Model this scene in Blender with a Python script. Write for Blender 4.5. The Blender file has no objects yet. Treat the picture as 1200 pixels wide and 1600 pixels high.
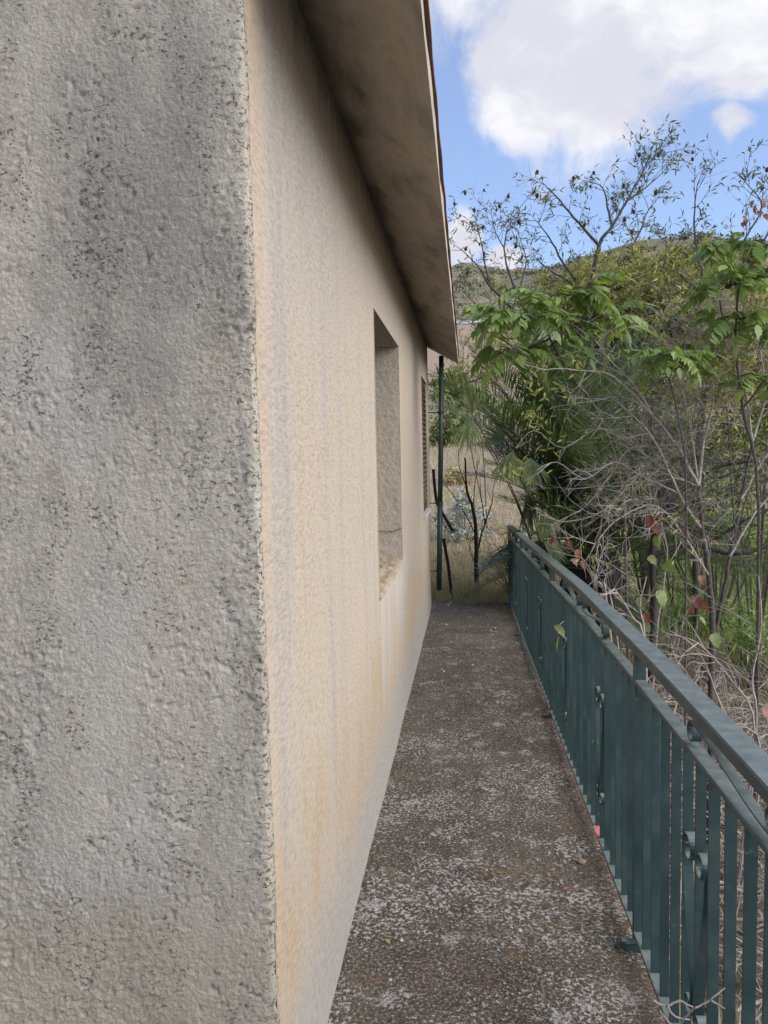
import bpy, math, random
import numpy as np
from mathutils import Vector, Matrix
rng = random.Random(7)
nrs = np.random.RandomState(5)
R = math.radians
S = bpy.context.scene
COL = S.collection

# ------------------------------------------------------------------ camera
YAW, PIT, ROL, FPX = 0.1105, 0.0739, -0.0219, 1194.2
CAM = Vector((0.4149, -1.4848, 1.6))
_fw = Vector((-math.sin(YAW)*math.cos(PIT), math.cos(YAW)*math.cos(PIT), -math.sin(PIT)))
_r0 = Vector((math.cos(YAW), math.sin(YAW), 0)); _u0 = _r0.cross(_fw)
_r = _r0*math.cos(ROL) + _u0*math.sin(ROL); _u = _u0*math.cos(ROL) - _r0*math.sin(ROL)
cd = bpy.data.cameras.new('camera'); cam = bpy.data.objects.new('camera', cd); COL.objects.link(cam)
M = Matrix((_r, _u, -_fw)).transposed().to_4x4(); M.translation = CAM; cam.matrix_world = M
cd.sensor_fit = 'VERTICAL'; cd.sensor_height = 36; cd.sensor_width = 27; cd.lens = 36*FPX/1600
cd.clip_start = 0.05; cd.clip_end = 6000
S.camera = cam

def ray(px, py):
    return (_fw + _r*((px-600)/FPX) - _u*((py-800)/FPX))
def W(px, py, Y):
    """world point that is measured at photo position px,py and stands at distance Y"""
    d = ray(px, py); return CAM + d*((Y-CAM.y)/d.y)

# ------------------------------------------------------------------ node helpers
def node(nt, t, ins=None, **props):
    n = nt.nodes.new(t)
    for k, v in props.items(): setattr(n, k, v)
    for k, v in (ins or {}).items():
        s = n.inputs[k]
        if isinstance(v, bpy.types.NodeSocket): nt.links.new(v, s)
        else: s.default_value = v
    return n
def c4(c): return (c[0], c[1], c[2], 1)
def noise(nt, vec, scale, detail=4, rough=.55, dist=0, out=0):
    return node(nt, 'ShaderNodeTexNoise', {'Vector': vec, 'Scale': scale, 'Detail': detail, 'Roughness': rough, 'Distortion': dist}).outputs[out]
def vor(nt, vec, scale, feature='F1', rnd=1.0):
    return node(nt, 'ShaderNodeTexVoronoi', {'Vector': vec, 'Scale': scale, 'Randomness': rnd}, feature=feature).outputs[0]
def mth(nt, op, a, b=0.0, c=0.0, clamp=False):
    n = nt.nodes.new('ShaderNodeMath'); n.operation = op; n.use_clamp = clamp
    for i, v in enumerate((a, b, c)):
        if isinstance(v, bpy.types.NodeSocket): nt.links.new(v, n.inputs[i])
        else: n.inputs[i].default_value = v
    return n.outputs[0]
def smooth(nt, v, a, b, lo=0., hi=1.):
    return node(nt, 'ShaderNodeMapRange', {0: v, 1: a, 2: b, 3: lo, 4: hi}, interpolation_type='SMOOTHSTEP').outputs[0]
def mix(nt, fac, a, b, mode='MIX'):
    n = nt.nodes.new('ShaderNodeMix'); n.data_type = 'RGBA'; n.blend_type = mode
    for s, v in ((n.inputs['Factor'], fac), (n.inputs[6], a), (n.inputs[7], b)):
        if isinstance(v, bpy.types.NodeSocket): nt.links.new(v, s)
        else: s.default_value = v if isinstance(v, (int, float)) else c4(v)
    return n.outputs[2]
def mapping(nt, vec, scale=(1, 1, 1), loc=(0, 0, 0), rot=(0, 0, 0)):
    return node(nt, 'ShaderNodeMapping', {'Vector': vec, 'Scale': scale, 'Location': loc, 'Rotation': rot}).outputs[0]
def bump(nt, h, strength, dist, normal=None):
    ins = {'Height': h, 'Strength': strength, 'Distance': dist}
    if normal is not None: ins['Normal'] = normal
    return node(nt, 'ShaderNodeBump', ins).outputs[0]
def ramp(nt, fac, stops):
    n = nt.nodes.new('ShaderNodeValToRGB'); nt.links.new(fac, n.inputs[0])
    e = n.color_ramp.elements
    while len(e) < len(stops): e.new(.5)
    for k, (p, c) in zip(e, stops): k.position = p; k.color = c4(c)
    return n.outputs[0]
def newmat(name):
    m = bpy.data.materials.new(name); m.use_nodes = True; nt = m.node_tree; nt.nodes.clear()
    out = nt.nodes.new('ShaderNodeOutputMaterial'); b = nt.nodes.new('ShaderNodeBsdfPrincipled')
    nt.links.new(b.outputs[0], out.inputs[0]); b.inputs['Roughness'].default_value = .85
    tc = nt.nodes.new('ShaderNodeNewGeometry')
    return m, nt, b, tc.outputs['Position'], out
def setin(nt, b, name, v):
    if isinstance(v, bpy.types.NodeSocket): nt.links.new(v, b.inputs[name])
    else: b.inputs[name].default_value = v

# ------------------------------------------------------------------ world, sun, exposure
SUN_EL, SUN_AZ = R(34), R(114)          # azimuth clockwise from +Y, so the light comes from the garden side, a little behind the camera
w = bpy.data.worlds.new('World'); S.world = w; w.use_nodes = True
nt = w.node_tree; nt.nodes.clear()
sky = node(nt, 'ShaderNodeTexSky', sky_type='NISHITA', sun_disc=False, sun_elevation=SUN_EL, sun_rotation=SUN_AZ,
           altitude=300, air_density=1.0, dust_density=0.6, ozone_density=2.0)
dirv = node(nt, 'ShaderNodeTexCoord').outputs['Generated']
dn = node(nt, 'ShaderNodeVectorMath', {0: dirv}, operation='NORMALIZE').outputs[0]
warp = node(nt, 'ShaderNodeTexNoise', {'Vector': dn, 'Scale': 5.0, 'Detail': 3, 'Roughness': .6}).outputs['Color']
wv = node(nt, 'ShaderNodeVectorMath', {0: warp, 1: (.5, .5, .5)}, operation='SUBTRACT').outputs[0]
wv = node(nt, 'ShaderNodeVectorMath', {0: wv, 'Scale': .14}, operation='SCALE').outputs[0]
dw = node(nt, 'ShaderNodeVectorMath', {0: dn, 1: wv}, operation='ADD').outputs[0]
cov = smooth(nt, noise(nt, mapping(nt, dw, (1, 1, 1.7), (3.1, 1.7, .4)), 1.9, 3, .55), .50, .68, 0, .75)
for (px, py, rad, amp) in ((1000, -60, .22, 1.0), (860, 120, .10, 1.0), (945, 150, .085, 1.0), (1180, 50, .11, .85), (1145, 226, .032, .75), (715, 375, .05, .9), (720, 10, .09, .5), (790, 405, .04, .8), (1060, 195, .045, .45)):
    c = ray(px, py).normalized()
    dd = node(nt, 'ShaderNodeVectorMath', {0: dw, 1: tuple(c)}, operation='DISTANCE').outputs['Value']
    cov = mth(nt, 'MAXIMUM', cov, mth(nt, 'MULTIPLY', smooth(nt, dd, rad*1.25, rad*.35), amp))
fine = noise(nt, dw, 9, 6, .62)
cov2 = smooth(nt, mth(nt, 'ADD', cov, mth(nt, 'MULTIPLY', mth(nt, 'SUBTRACT', fine, .5), 1.5)), .28, .80)
shade = smooth(nt, noise(nt, mapping(nt, dw, (1, 1, 1.6), (.3, .2, .1)), 7, 4, .6), .38, .66)
skyc = mix(nt, .30, mix(nt, 1.0, sky.outputs[0], (1.40, 1.42, 1.6), 'MULTIPLY'), (3.0, 3.6, 4.9))
cloud = mix(nt, shade, (4.6, 4.65, 5.2), (6.2, 6.2, 6.4))
bg = node(nt, 'ShaderNodeBackground', {'Color': mix(nt, cov2, skyc, cloud), 'Strength': .095})
nt.links.new(bg.outputs[0], node(nt, 'ShaderNodeOutputWorld').inputs[0])
sd = bpy.data.lights.new('sun', 'SUN'); sun = bpy.data.objects.new('sun', sd); COL.objects.link(sun)
sd.energy = 2.6; sd.angle = R(55); sd.color = (1, .95, .87)
sv = Vector((math.sin(SUN_AZ)*math.cos(SUN_EL), math.cos(SUN_AZ)*math.cos(SUN_EL), math.sin(SUN_EL)))
sun.rotation_euler = sv.to_track_quat('Z', 'Y').to_euler()
vs = S.view_settings; vs.view_transform = 'Standard'; vs.look = 'None'; vs.exposure = 0.77; vs.gamma = 1; vs.use_curve_mapping = False
S.cycles.use_denoising = True; S.cycles.max_bounces = 4; S.cycles.diffuse_bounces = 3; S.cycles.glossy_bounces = 2; S.cycles.transmission_bounces = 3; S.cycles.use_adaptive_sampling = True; S.cycles.adaptive_threshold = .015

# ------------------------------------------------------------------ object helpers
def empty(name, loc, label=None, cat=None, group=None):
    o = bpy.data.objects.new(name, None); COL.objects.link(o); o.location = loc; o.empty_display_size = .1
    if label: tag(o, label, cat, group)
    return o
def tag(o, label=None, cat=None, group=None, kind=None):
    if label: o['label'] = label
    if cat: o['category'] = cat
    if group: o['group'] = group
    if kind: o['kind'] = kind
    return o
def wloc(o):
    v = Vector((0, 0, 0))
    while o is not None: v += o.location; o = o.parent
    return v
def link(name, me, parent=None, loc=(0, 0, 0), rot=None):
    o = bpy.data.objects.new(name, me); COL.objects.link(o); o.parent = parent
    o.location = Vector(loc) - (wloc(parent) if parent else Vector((0, 0, 0)))
    if rot is not None: o.rotation_euler = rot
    return o
class Geo:
    def __init__(s): s.v = []; s.f = []
    def quad(s, a, b, c, d):
        n = len(s.v); s.v += [tuple(a), tuple(b), tuple(c), tuple(d)]; s.f.append((n, n+1, n+2, n+3))
    def poly(s, pts):
        n = len(s.v); s.v += [tuple(p) for p in pts]; s.f.append(tuple(range(n, n+len(pts))))
    def box(s, x0, x1, y0, y1, z0, z1):
        n = len(s.v)
        s.v += [(x0,y0,z0),(x1,y0,z0),(x1,y1,z0),(x0,y1,z0),(x0,y0,z1),(x1,y0,z1),(x1,y1,z1),(x0,y1,z1)]
        for q in ((0,3,2,1),(4,5,6,7),(0,1,5,4),(1,2,6,5),(2,3,7,6),(3,0,4,7)): s.f.append(tuple(n+i for i in q))
    def tube(s, pts, rad, k=5, cap=True):
        pts = [Vector(p) for p in pts]; n0 = len(s.v); m = len(pts)
        if not isinstance(rad, (list, tuple)): rad = [rad]*m
        ref = None
        for i, p in enumerate(pts):
            t = (pts[min(i+1, m-1)] - pts[max(i-1, 0)])
            if t.length < 1e-9: t = Vector((0, 0, 1))
            t.normalize()
            if ref is None: ref = t.orthogonal().normalized()
            a = (ref - t*ref.dot(t))
            a = t.orthogonal().normalized() if a.length < 1e-5 else a.normalized()
            ref = a; b = t.cross(a)
            for j in range(k):
                q = 2*math.pi*j/k; s.v.append(tuple(p + (a*math.cos(q) + b*math.sin(q))*rad[i]))
        for i in range(m-1):
            for j in range(k):
                s.f.append((n0+i*k+j, n0+i*k+(j+1) % k, n0+(i+1)*k+(j+1) % k, n0+(i+1)*k+j))
        if cap:
            s.f.append(tuple(n0+j for j in reversed(range(k)))); s.f.append(tuple(n0+(m-1)*k+j for j in range(k)))
    def ribbon(s, pts, half, t):
        """flat bar: pts in the (y,z) plane at x=0, width along x, thickness t"""
        n0 = len(s.v); m = len(pts)
        for i, (y, z) in enumerate(pts):
            a = pts[max(i-1, 0)]; b = pts[min(i+1, m-1)]
            dy, dz = b[0]-a[0], b[1]-a[1]; l = math.hypot(dy, dz) or 1; ny, nz = -dz/l*t/2, dy/l*t/2
            s.v += [(-half, y+ny, z+nz), (half, y+ny, z+nz), (half, y-ny, z-nz), (-half, y-ny, z-nz)]
        for i in range(m-1):
            for j in range(4): s.f.append((n0+i*4+j, n0+i*4+(j+1) % 4, n0+i*4+4+(j+1) % 4, n0+i*4+4+j))
        s.f.append((n0+3, n0+2, n0+1, n0)); e = n0+4*(m-1); s.f.append((e, e+1, e+2, e+3))
    def leaf(s, p, d, nrm, L, Wd, fold=.25, curl=.0):
        d = d.normalized(); side = d.cross(nrm)
        side = d.orthogonal().normalized() if side.length < 1e-4 else side.normalized()
        up = side.cross(d)
        n = len(s.v); mid = p + d*(L*.45); h = up*(Wd*fold)
        s.v += [tuple(p), tuple(mid + side*(Wd/2) + h), tuple(p + d*L - up*(L*curl)), tuple(mid - side*(Wd/2) + h), tuple(mid)]
        s.f += [(n, n+4, n+1), (n+4, n+2, n+1), (n, n+3, n+4), (n+4, n+3, n+2)]
    def mesh(s, name, mat, smooth_=False, off=(0, 0, 0)):
        me = bpy.data.meshes.new(name)
        if any(off): s.v = [(a-off[0], b-off[1], c-off[2]) for a, b, c in s.v]
        me.from_pydata(s.v, [], s.f)
        if mat: me.materials.append(mat)
        if smooth_: me.polygons.foreach_set('use_smooth', [True]*len(me.polygons))
        me.update(); return me
    def build(s, name, mat, parent=None, smooth_=False):
        off = wloc(parent) if parent else Vector((0, 0, 0))
        o = bpy.data.objects.new(name, s.mesh(name, mat, smooth_, tuple(off))); COL.objects.link(o); o.parent = parent
        return o
def gridmesh(name, V, mat, parent=None, smooth_=True, keep=None):
    n, m = V.shape[:2]
    off = np.array(wloc(parent) if parent else (0, 0, 0), float)
    idx = np.arange(n*m).reshape(n, m)
    F = np.stack([idx[:-1, :-1], idx[1:, :-1], idx[1:, 1:], idx[:-1, 1:]], -1).reshape(-1, 4)
    if keep is not None: F = F[keep.reshape(-1)]
    me = bpy.data.meshes.new(name); me.vertices.add(n*m); me.vertices.foreach_set('co', (V.reshape(-1, 3)-off).astype(np.float32).ravel())
    me.loops.add(F.size); me.loops.foreach_set('vertex_index', F.ravel().astype(np.int32))
    me.polygons.add(len(F)); me.polygons.foreach_set('loop_start', np.arange(0, F.size, 4, dtype=np.int32))
    me.polygons.foreach_set('use_smooth', np.full(len(F), smooth_))
    me.materials.append(mat); me.update(calc_edges=True); me.validate()
    o = bpy.data.objects.new(name, me); COL.objects.link(o); o.parent = parent
    return o
def vnoise(x, y, seed=0):
    xi = np.floor(x).astype(np.int64); yi = np.floor(y).astype(np.int64); fx = x-xi; fy = y-yi
    fx = fx*fx*(3-2*fx); fy = fy*fy*(3-2*fy)
    def h(a, b):
        q = (a*374761393 + b*668265263 + seed*974634777) & 0xffffffff
        q = ((q ^ (q >> 13))*1274126177) & 0xffffffff
        return ((q ^ (q >> 16)) & 0xffff)/65535.0
    return (h(xi, yi)*(1-fx)+h(xi+1, yi)*fx)*(1-fy) + (h(xi, yi+1)*(1-fx)+h(xi+1, yi+1)*fx)*fy
def fbm(x, y, seed=0, o=4):
    s = 0; a = .5
    for i in range(o): s = s + a*vnoise(x*2**i, y*2**i, seed+i*17); a *= .5
    return s
def rv(a=1.0): return Vector((rng.uniform(-a, a), rng.uniform(-a, a), rng.uniform(-a, a)))
def catmull(pts, n=4):
    P = [Vector(p) for p in pts]; out = []
    for i in range(len(P)-1):
        p0, p1, p2, p3 = P[max(i-1, 0)], P[i], P[i+1], P[min(i+2, len(P)-1)]
        for k in range(n):
            t = k/n
            out.append(.5*((2*p1)+(p2-p0)*t+(2*p0-5*p1+4*p2-p3)*t*t+(3*p1-p0-3*p2+p3)*t**3))
    out.append(P[-1]); return out

# ------------------------------------------------------------------ materials
def mat_front():
    m, nt, b, P, o = newmat('grey_rough_render')
    big = noise(nt, mapping(nt, P, (2.2, 1, .8)), 1.7, 4, .6, .5)
    med = noise(nt, mapping(nt, P, (1, 1, .55), (4, 2, 1)), 7, 5, .65)
    fin = noise(nt, P, 75, 3, .65)
    col = ramp(nt, big, [(.30, (.285, .25, .198)), (.43, (.372, .333, .266)), (.55, (.455, .41, .33)), (.70, (.412, .358, .272))])
    col = mix(nt, smooth(nt, med, .36, .58, .35, 0), col, (.25, .228, .19))
    blu = noise(nt, mapping(nt, P, (1, 1, 1), (9, 0, 3)), 2.6, 3, .5)
    col = mix(nt, smooth(nt, blu, .54, .68, 0, .3), col, (.40, .39, .385))
    grn = noise(nt, mapping(nt, P, (1, 1, .35), (1, 7, 3)), 5, 3, .6)
    col = mix(nt, smooth(nt, grn, .56, .74, 0, .4), col, (.25, .225, .14))
    col = mix(nt, smooth(nt, fin, .40, .68, .0, .5), col, (.56, .512, .43))
    sx = node(nt, 'ShaderNodeSeparateXYZ', {0: P})
    ex_ = mth(nt, 'MULTIPLY', mth(nt, 'ADD', sx.outputs[0], .24), 4.2); ez_ = mth(nt, 'MULTIPLY', mth(nt, 'ADD', sx.outputs[2], -2.12), 2.3)
    el = mth(nt, 'ADD', mth(nt, 'ADD', mth(nt, 'MULTIPLY', ex_, ex_), mth(nt, 'MULTIPLY', ez_, ez_)), mth(nt, 'MULTIPLY', mth(nt, 'SUBTRACT', med, .5), 2.2))
    col = mix(nt, smooth(nt, el, 1.2, .1, 0, .42), col, (.18, .168, .152))
    low = mth(nt, 'ADD', sx.outputs[2], mth(nt, 'MULTIPLY', mth(nt, 'SUBTRACT', big, .5), .8))
    col = mix(nt, smooth(nt, low, .85, .5, 0, .45), col, (.36, .30, .20))
    rp = mapping(nt, P, (1, 1, 1.6), (0, 0, 0), (0, .5, 0))
    wv = noise(nt, P, 60, 2, .6)
    spk = noise(nt, rp, 85, 4, .72, .3)
    msk = smooth(nt, noise(nt, mapping(nt, P, (1, 1, .6)), 8, 5, .75), .44, .60)
    msk = mth(nt, 'MAXIMUM', msk, smooth(nt, sx.outputs[0], -.05, -.008, 0, .9))
    dirt = smooth(nt, mth(nt, 'ADD', spk, mth(nt, 'MULTIPLY', msk, .13)), .68, .735)
    col = mix(nt, mth(nt, 'MULTIPLY', dirt, .8), col, (.075, .067, .052))  # dark flecks: dirt, and the shade inside small pits painted as colour
    setin(nt, b, 'Base Color', col)
    hgt = mth(nt, 'SUBTRACT', mth(nt, 'ADD', noise(nt, P, 150, 4, .75), mth(nt, 'MULTIPLY', wv, .8)), mth(nt, 'MULTIPLY', dirt, .7))
    setin(nt, b, 'Normal', bump(nt, hgt, 1.0, .0055)); setin(nt, b, 'Roughness', .95); return m
def mat_side(reveal=False):
    m, nt, b, P, o = newmat('beige_render_reveal' if reveal else 'beige_render')
    sep = node(nt, 'ShaderNodeSeparateXYZ', {0: P}); Y, Z = sep.outputs[1], sep.outputs[2]
    st = noise(nt, mapping(nt, P, (1, 3.2, .22)), 2.0, 5, .6)
    st2 = noise(nt, mapping(nt, P, (1, 5.5, .42), (3, 1, 5)), 2.0, 6, .72, .6)
    big = noise(nt, P, .9, 3, .5)
    col = ramp(nt, st, [(.30, (.375, .30, .218)), (.44, (.42, .348, .266)), (.56, (.395, .34, .275)), (.70, (.325, .29, .25))])
    col = mix(nt, smooth(nt, st2, .49, .70, 0, .4), col, (.40, .352, .295))
    col = mix(nt, smooth(nt, big, .45, .7, 0, .4), col, (.47, .375, .272))
    if not reveal:
        # grey weathered splash zone along the foot, its upper edge uneven
        edge = mth(nt, 'ADD', Z, mth(nt, 'MULTIPLY', mth(nt, 'SUBTRACT', st2, .5), .5))
        col = mix(nt, smooth(nt, edge, .46, .12, 0, .85), col, (.325, .31, .285))
        och = mth(nt, 'MULTIPLY', smooth(nt, edge, .2, .45), smooth(nt, edge, .95, .5))
        col = mix(nt, mth(nt, 'MULTIPLY', och, smooth(nt, noise(nt, mapping(nt, P, (1, 2, .7), (2, 8, 0)), 1.7, 4, .6), .36, .58, 0, .75)), col, (.42, .29, .15))
        # rust orange strip beside the corner and the grey wash next to it, high up
        col = mix(nt, mth(nt, 'MULTIPLY', smooth(nt, mth(nt, 'ADD', Y, mth(nt, 'MULTIPLY', mth(nt, 'SUBTRACT', st2, .5), .12)), .13, .03), .45), col, (.46, .33, .215))
        gw = mth(nt, 'MULTIPLY', smooth(nt, mth(nt, 'ADD', Z, mth(nt, 'MULTIPLY', mth(nt, 'SUBTRACT', st, .5), 1.6)), 1.45, 2.3), mth(nt, 'MULTIPLY', smooth(nt, Y, .08, .22), smooth(nt, Y, 1.7, .75)))
        col = mix(nt, mth(nt, 'MULTIPLY', gw, mth(nt, 'MULTIPLY', smooth(nt, st2, .3, .62), .85)), col, (.33, .305, .275))
        # pale run-off under the window sill
        ro = mth(nt, 'MULTIPLY', mth(nt, 'MULTIPLY', smooth(nt, Y, 1.95, 2.15), smooth(nt, Y, 3.9, 3.0)), smooth(nt, mth(nt, 'ADD', Z, mth(nt, 'MULTIPLY', mth(nt, 'SUBTRACT', st2, .5), .9)), .25, .75))
        ro = mth(nt, 'MULTIPLY', ro, smooth(nt, Z, .955, .945))
        col = mix(nt, mth(nt, 'MULTIPLY', ro, smooth(nt, st2, .38, .6, .1, .75)), col, (.50, .50, .50))
        # shade under the eave painted into the wall colour, ragged lower edge
        eave_shade = smooth(nt, mth(nt, 'ADD', Z, mth(nt, 'MULTIPLY', mth(nt, 'SUBTRACT', st2, .5), .34)), 2.62, 2.75)
        col = mix(nt, mth(nt, 'MULTIPLY', eave_shade, .8), col, (.10, .092, .082))
    Q = mapping(nt, P, (1, .28, 1) if not reveal else (1, 1, 1))
    fin = noise(nt, Q, 110, 4, .72)
    col = mix(nt, smooth(nt, fin, .44, .64, 0, .5), col, (.49, .415, .33))
    col = mix(nt, smooth(nt, fin, .49, .34, 0, .45), col, (.23, .185, .138))
    spk = mth(nt, 'SUBTRACT', .88, noise(nt, mapping(nt, P, (1, .28, 1), (3, 9, 2)), 100, 4, .74)); msk = smooth(nt, noise(nt, mapping(nt, P, (1, 1, .4)), 9, 5, .7), .44, .60, .15, 1)
    col = mix(nt, mth(nt, 'MULTIPLY', smooth(nt, spk, .30, .14), mth(nt, 'MULTIPLY', msk, .5)), col, (.12, .095, .068))
    setin(nt, b, 'Base Color', col)
    n1 = bump(nt, mth(nt, 'ADD', noise(nt, Q, 130 if not reveal else 75, 4, .72), mth(nt, 'MULTIPLY', smooth(nt, spk, .14, .32), .35)), 1.0, .0017 if not reveal else .0035)
    n2 = bump(nt, noise(nt, mapping(nt, P, (1, 1, .5)), 14, 3, .5), .25, .01, n1)
    setin(nt, b, 'Normal', n2); setin(nt, b, 'Roughness', .95); return m
def mat_soffit():
    m, nt, b, P, o = newmat('stained_eave_plaster')
    a = noise(nt, mapping(nt, P, (2.2, .8, 1)), 2.6, 5, .62, .3); f = noise(nt, P, 60, 4, .6)
    col = ramp(nt, a, [(.32, (.18, .155, .13)), (.45, (.35, .305, .248)), (.57, (.45, .38, .30)), (.69, (.30, .264, .225))])
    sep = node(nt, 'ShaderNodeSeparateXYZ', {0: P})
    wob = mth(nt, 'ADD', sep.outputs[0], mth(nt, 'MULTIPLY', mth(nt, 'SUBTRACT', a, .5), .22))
    col = mix(nt, smooth(nt, wob, .10, .0, 0, .75), col, (.08, .072, .062))  # dark stain plus painted-in corner shade along the wall junction
    col = mix(nt, smooth(nt, f, .4, .75, 0, .3), col, (.36, .30, .235))
    spk = vor(nt, P, 120)
    col = mix(nt, mth(nt, 'MULTIPLY', smooth(nt, spk, .26, .1), .4), col, (.06, .05, .04))
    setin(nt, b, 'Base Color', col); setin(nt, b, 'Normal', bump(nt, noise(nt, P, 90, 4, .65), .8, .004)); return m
def mat_walk():
    m, nt, b, P, o = newmat('lichen_concrete')
    sep = node(nt, 'ShaderNodeSeparateXYZ', {0: P})
    a = noise(nt, P, 2.2, 5, .65); g = noise(nt, P, 95, 4, .75); q = noise(nt, mapping(nt, P, (1, 1, 1), (5, 3, 0)), 8, 5, .7)
    col = ramp(nt, a, [(.34, (.033, .026, .018)), (.5, (.068, .052, .036)), (.66, (.115, .092, .067))])
    col = mix(nt, smooth(nt, q, .46, .60, 0, .6), col, (.10, .068, .045))
    col = mix(nt, smooth(nt, g, .50, .60, 0, .85), col, (.27, .228, .175))
    col = mix(nt, smooth(nt, g, .46, .34, 0, .85), col, (.022, .018, .015))
    # crumbs of pale lichen, thick in drifts
    dr = smooth(nt, noise(nt, mapping(nt, P, (1, 1, 1), (8, 1, 0)), 2.6, 5, .7),   .42, .60, 0, 1)
    dr = mth(nt, 'MULTIPLY', dr, smooth(nt, sep.outputs[1], 5.5, .4, .5, 1))
    fl = mth(nt, 'ADD', noise(nt, mapping(nt, P, (1, 1, 1), (1, 4, 2)), 74, 3, .62), mth(nt, 'MULTIPLY', dr, .10))
    col = mix(nt, smooth(nt, fl, .62, .66, 0, .95), col, (.46, .435, .39))
    # irregular grey patches with crumbled edges
    pt = noise(nt, mapping(nt, P, (1, 1, 1), (2, 7, 1)), 11, 7, .78)
    pt2 = mth(nt, 'ADD', pt, mth(nt, 'MULTIPLY', dr, .05))
    col = mix(nt, mth(nt, 'MULTIPLY', smooth(nt, pt2, .60, .63), smooth(nt, g, .42, .54, .05, .95)), col, (.43, .41, .38))
    # a few round rosettes
    sp = vor(nt, mapping(nt, P, (1, 1, 1), (4, 2, 3)), 4.2); ed = mth(nt, 'ADD', sp, mth(nt, 'MULTIPLY', mth(nt, 'SUBTRACT', noise(nt, P, 34, 6, .8), .5), .8))
    col = mix(nt, mth(nt, 'MULTIPLY', smooth(nt, ed, .17, .10), smooth(nt, g, .42, .54, .0, .85)), col, (.42, .40, .365))
    og = noise(nt, mapping(nt, P, (1, 1, 1), (6, 6, 3)), 12, 5, .7)
    col = mix(nt, smooth(nt, og, .60, .65, 0, .6), col, (.21, .115, .035))
    rust = smooth(nt, mth(nt, 'ADD', sep.outputs[0], mth(nt, 'MULTIPLY', mth(nt, 'SUBTRACT', q, .5), .5)), .80, .98)
    col = mix(nt, mth(nt, 'MULTIPLY', rust, .35), col, (.14, .085, .05))
    setin(nt, b, 'Base Color', col)
    setin(nt, b, 'Normal', bump(nt, mth(nt, 'ADD', g, mth(nt, 'MULTIPLY', q, .8)), 1.0, .007)); setin(nt, b, 'Roughness', .92); return m
def mat_green_paint():
    m, nt, b, P, o = newmat('dark_green_enamel')
    a = noise(nt, P, 9, 5, .6); f = noise(nt, P, 70, 4, .6)
    col = ramp(nt, a, [(.3, (.015, .036, .037)), (.55, (.021, .047, .046)), (.75, (.040, .066, .061))])
    nz = node(nt, 'ShaderNodeSeparateXYZ', {0: node(nt, 'ShaderNodeNewGeometry').outputs['Normal']}).outputs[2]
    dust = mth(nt, 'MULTIPLY', smooth(nt, nz, .5, .95), smooth(nt, noise(nt, P, 22, 5, .7), .3, .7, .45, .85))
    col = mix(nt, dust, col, (.20, .225, .21))      # chalky weathered paint and dust lying on the upper faces
    col = mix(nt, smooth(nt, noise(nt, P, 35, 5, .7), .64, .72, 0, .6), col, (.19, .165, .12))
    setin(nt, b, 'Base Color', col); setin(nt, b, 'Roughness', smooth(nt, a, .3, .7, .42, .62)); b.inputs['Specular IOR Level'].default_value = .5
    setin(nt, b, 'Normal', bump(nt, f, .12, .002)); return m
def mat_simple(name, c1, c2, scale=20, rough=.85, bmp=.3, bd=.005, stretch=(1, 1, 1)):
    m, nt, b, P, o = newmat(name)
    a = noise(nt, mapping(nt, P, stretch), scale, 5, .62)
    setin(nt, b, 'Base Color', mix(nt, smooth(nt, a, .3, .7), c1, c2)); b.inputs['Roughness'].default_value = rough
    if bmp: setin(nt, b, 'Normal', bump(nt, a, bmp, bd))
    return m
def mat_leaf(name, stops, trans=.3, rough=.5, tcol=None, mott=0):
    m, nt, b, P, o = newmat(name)
    rnd = node(nt, 'ShaderNodeNewGeometry').outputs['Random Per Island']
    oi = node(nt, 'ShaderNodeObjectInfo').outputs['Random']
    k = mth(nt, 'FRACT', mth(nt, 'ADD', rnd, mth(nt, 'MULTIPLY', oi, 3.7)))
    col = ramp(nt, k, stops)
    if mott: col = mix(nt, smooth(nt, noise(nt, P, mott, 4, .6), .35, .7, 0, .55), col, mix(nt, .5, col, (.32, .27, .08)))
    setin(nt, b, 'Base Color', col); b.inputs['Roughness'].default_value = rough
    tr = node(nt, 'ShaderNodeBsdfTranslucent', {'Color': mix(nt, 1.0, col, tcol or (1.25, 1.25, .6), 'MULTIPLY')})
    mx = node(nt, 'ShaderNodeMixShader', {0: trans, 1: b.outputs[0], 2: tr.outputs[0]})
    nt.links.new(mx.outputs[0], o.inputs[0]); return m
MF, MS, MRV, MSO, MW, MG = mat_front(), mat_side(), mat_side(True), mat_soffit(), mat_walk(), mat_green_paint()
M_fascia = mat_simple('pale_fascia_plaster', (.50, .44, .35), (.36, .31, .25), 14, .9, .5)
M_tile = mat_simple('terracotta', (.20, .085, .05), (.12, .07, .05), 18, .85, .4)
M_sillearth = mat_simple('weathered_sill_mortar', (.26, .19, .12), (.40, .32, .22), 22, .95, .9, .012, (1, .35, 1))
M_marble = mat_simple('white_marble', (.55, .54, .52), (.38, .37, .36), 12, .6, .1)
M_wood = mat_simple('brown_shutter_wood', (.16, .10, .06), (.085, .06, .042), 20, .7, .3, .003, (1, .3, 1))
M_wdark = mat_simple('dark_window_frame', (.045, .03, .02), (.07, .05, .035), 20, .6, .2)
M_pipe = mat_simple('dark_green_pipe', (.012, .032, .028), (.025, .05, .045), 9, .45, .05)
M_black = mat_simple('black_plastic', (.012, .012, .012), (.03, .027, .025), 15, .6, .1)
M_stone = mat_simple('pale_stone', (.50, .48, .44), (.33, .31, .28), 60, .9, .4)
M_tanstone = mat_simple('tan_stone', (.36, .25, .14), (.25, .17, .1), 60, .9, .4)
M_conc = mat_simple('old_concrete_side', (.16, .145, .125), (.09, .08, .07), 7, .95, .6)
M_bark = mat_simple('dark_bark', (.055, .045, .038), (.10, .085, .072), 40, .95, .6)
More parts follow.
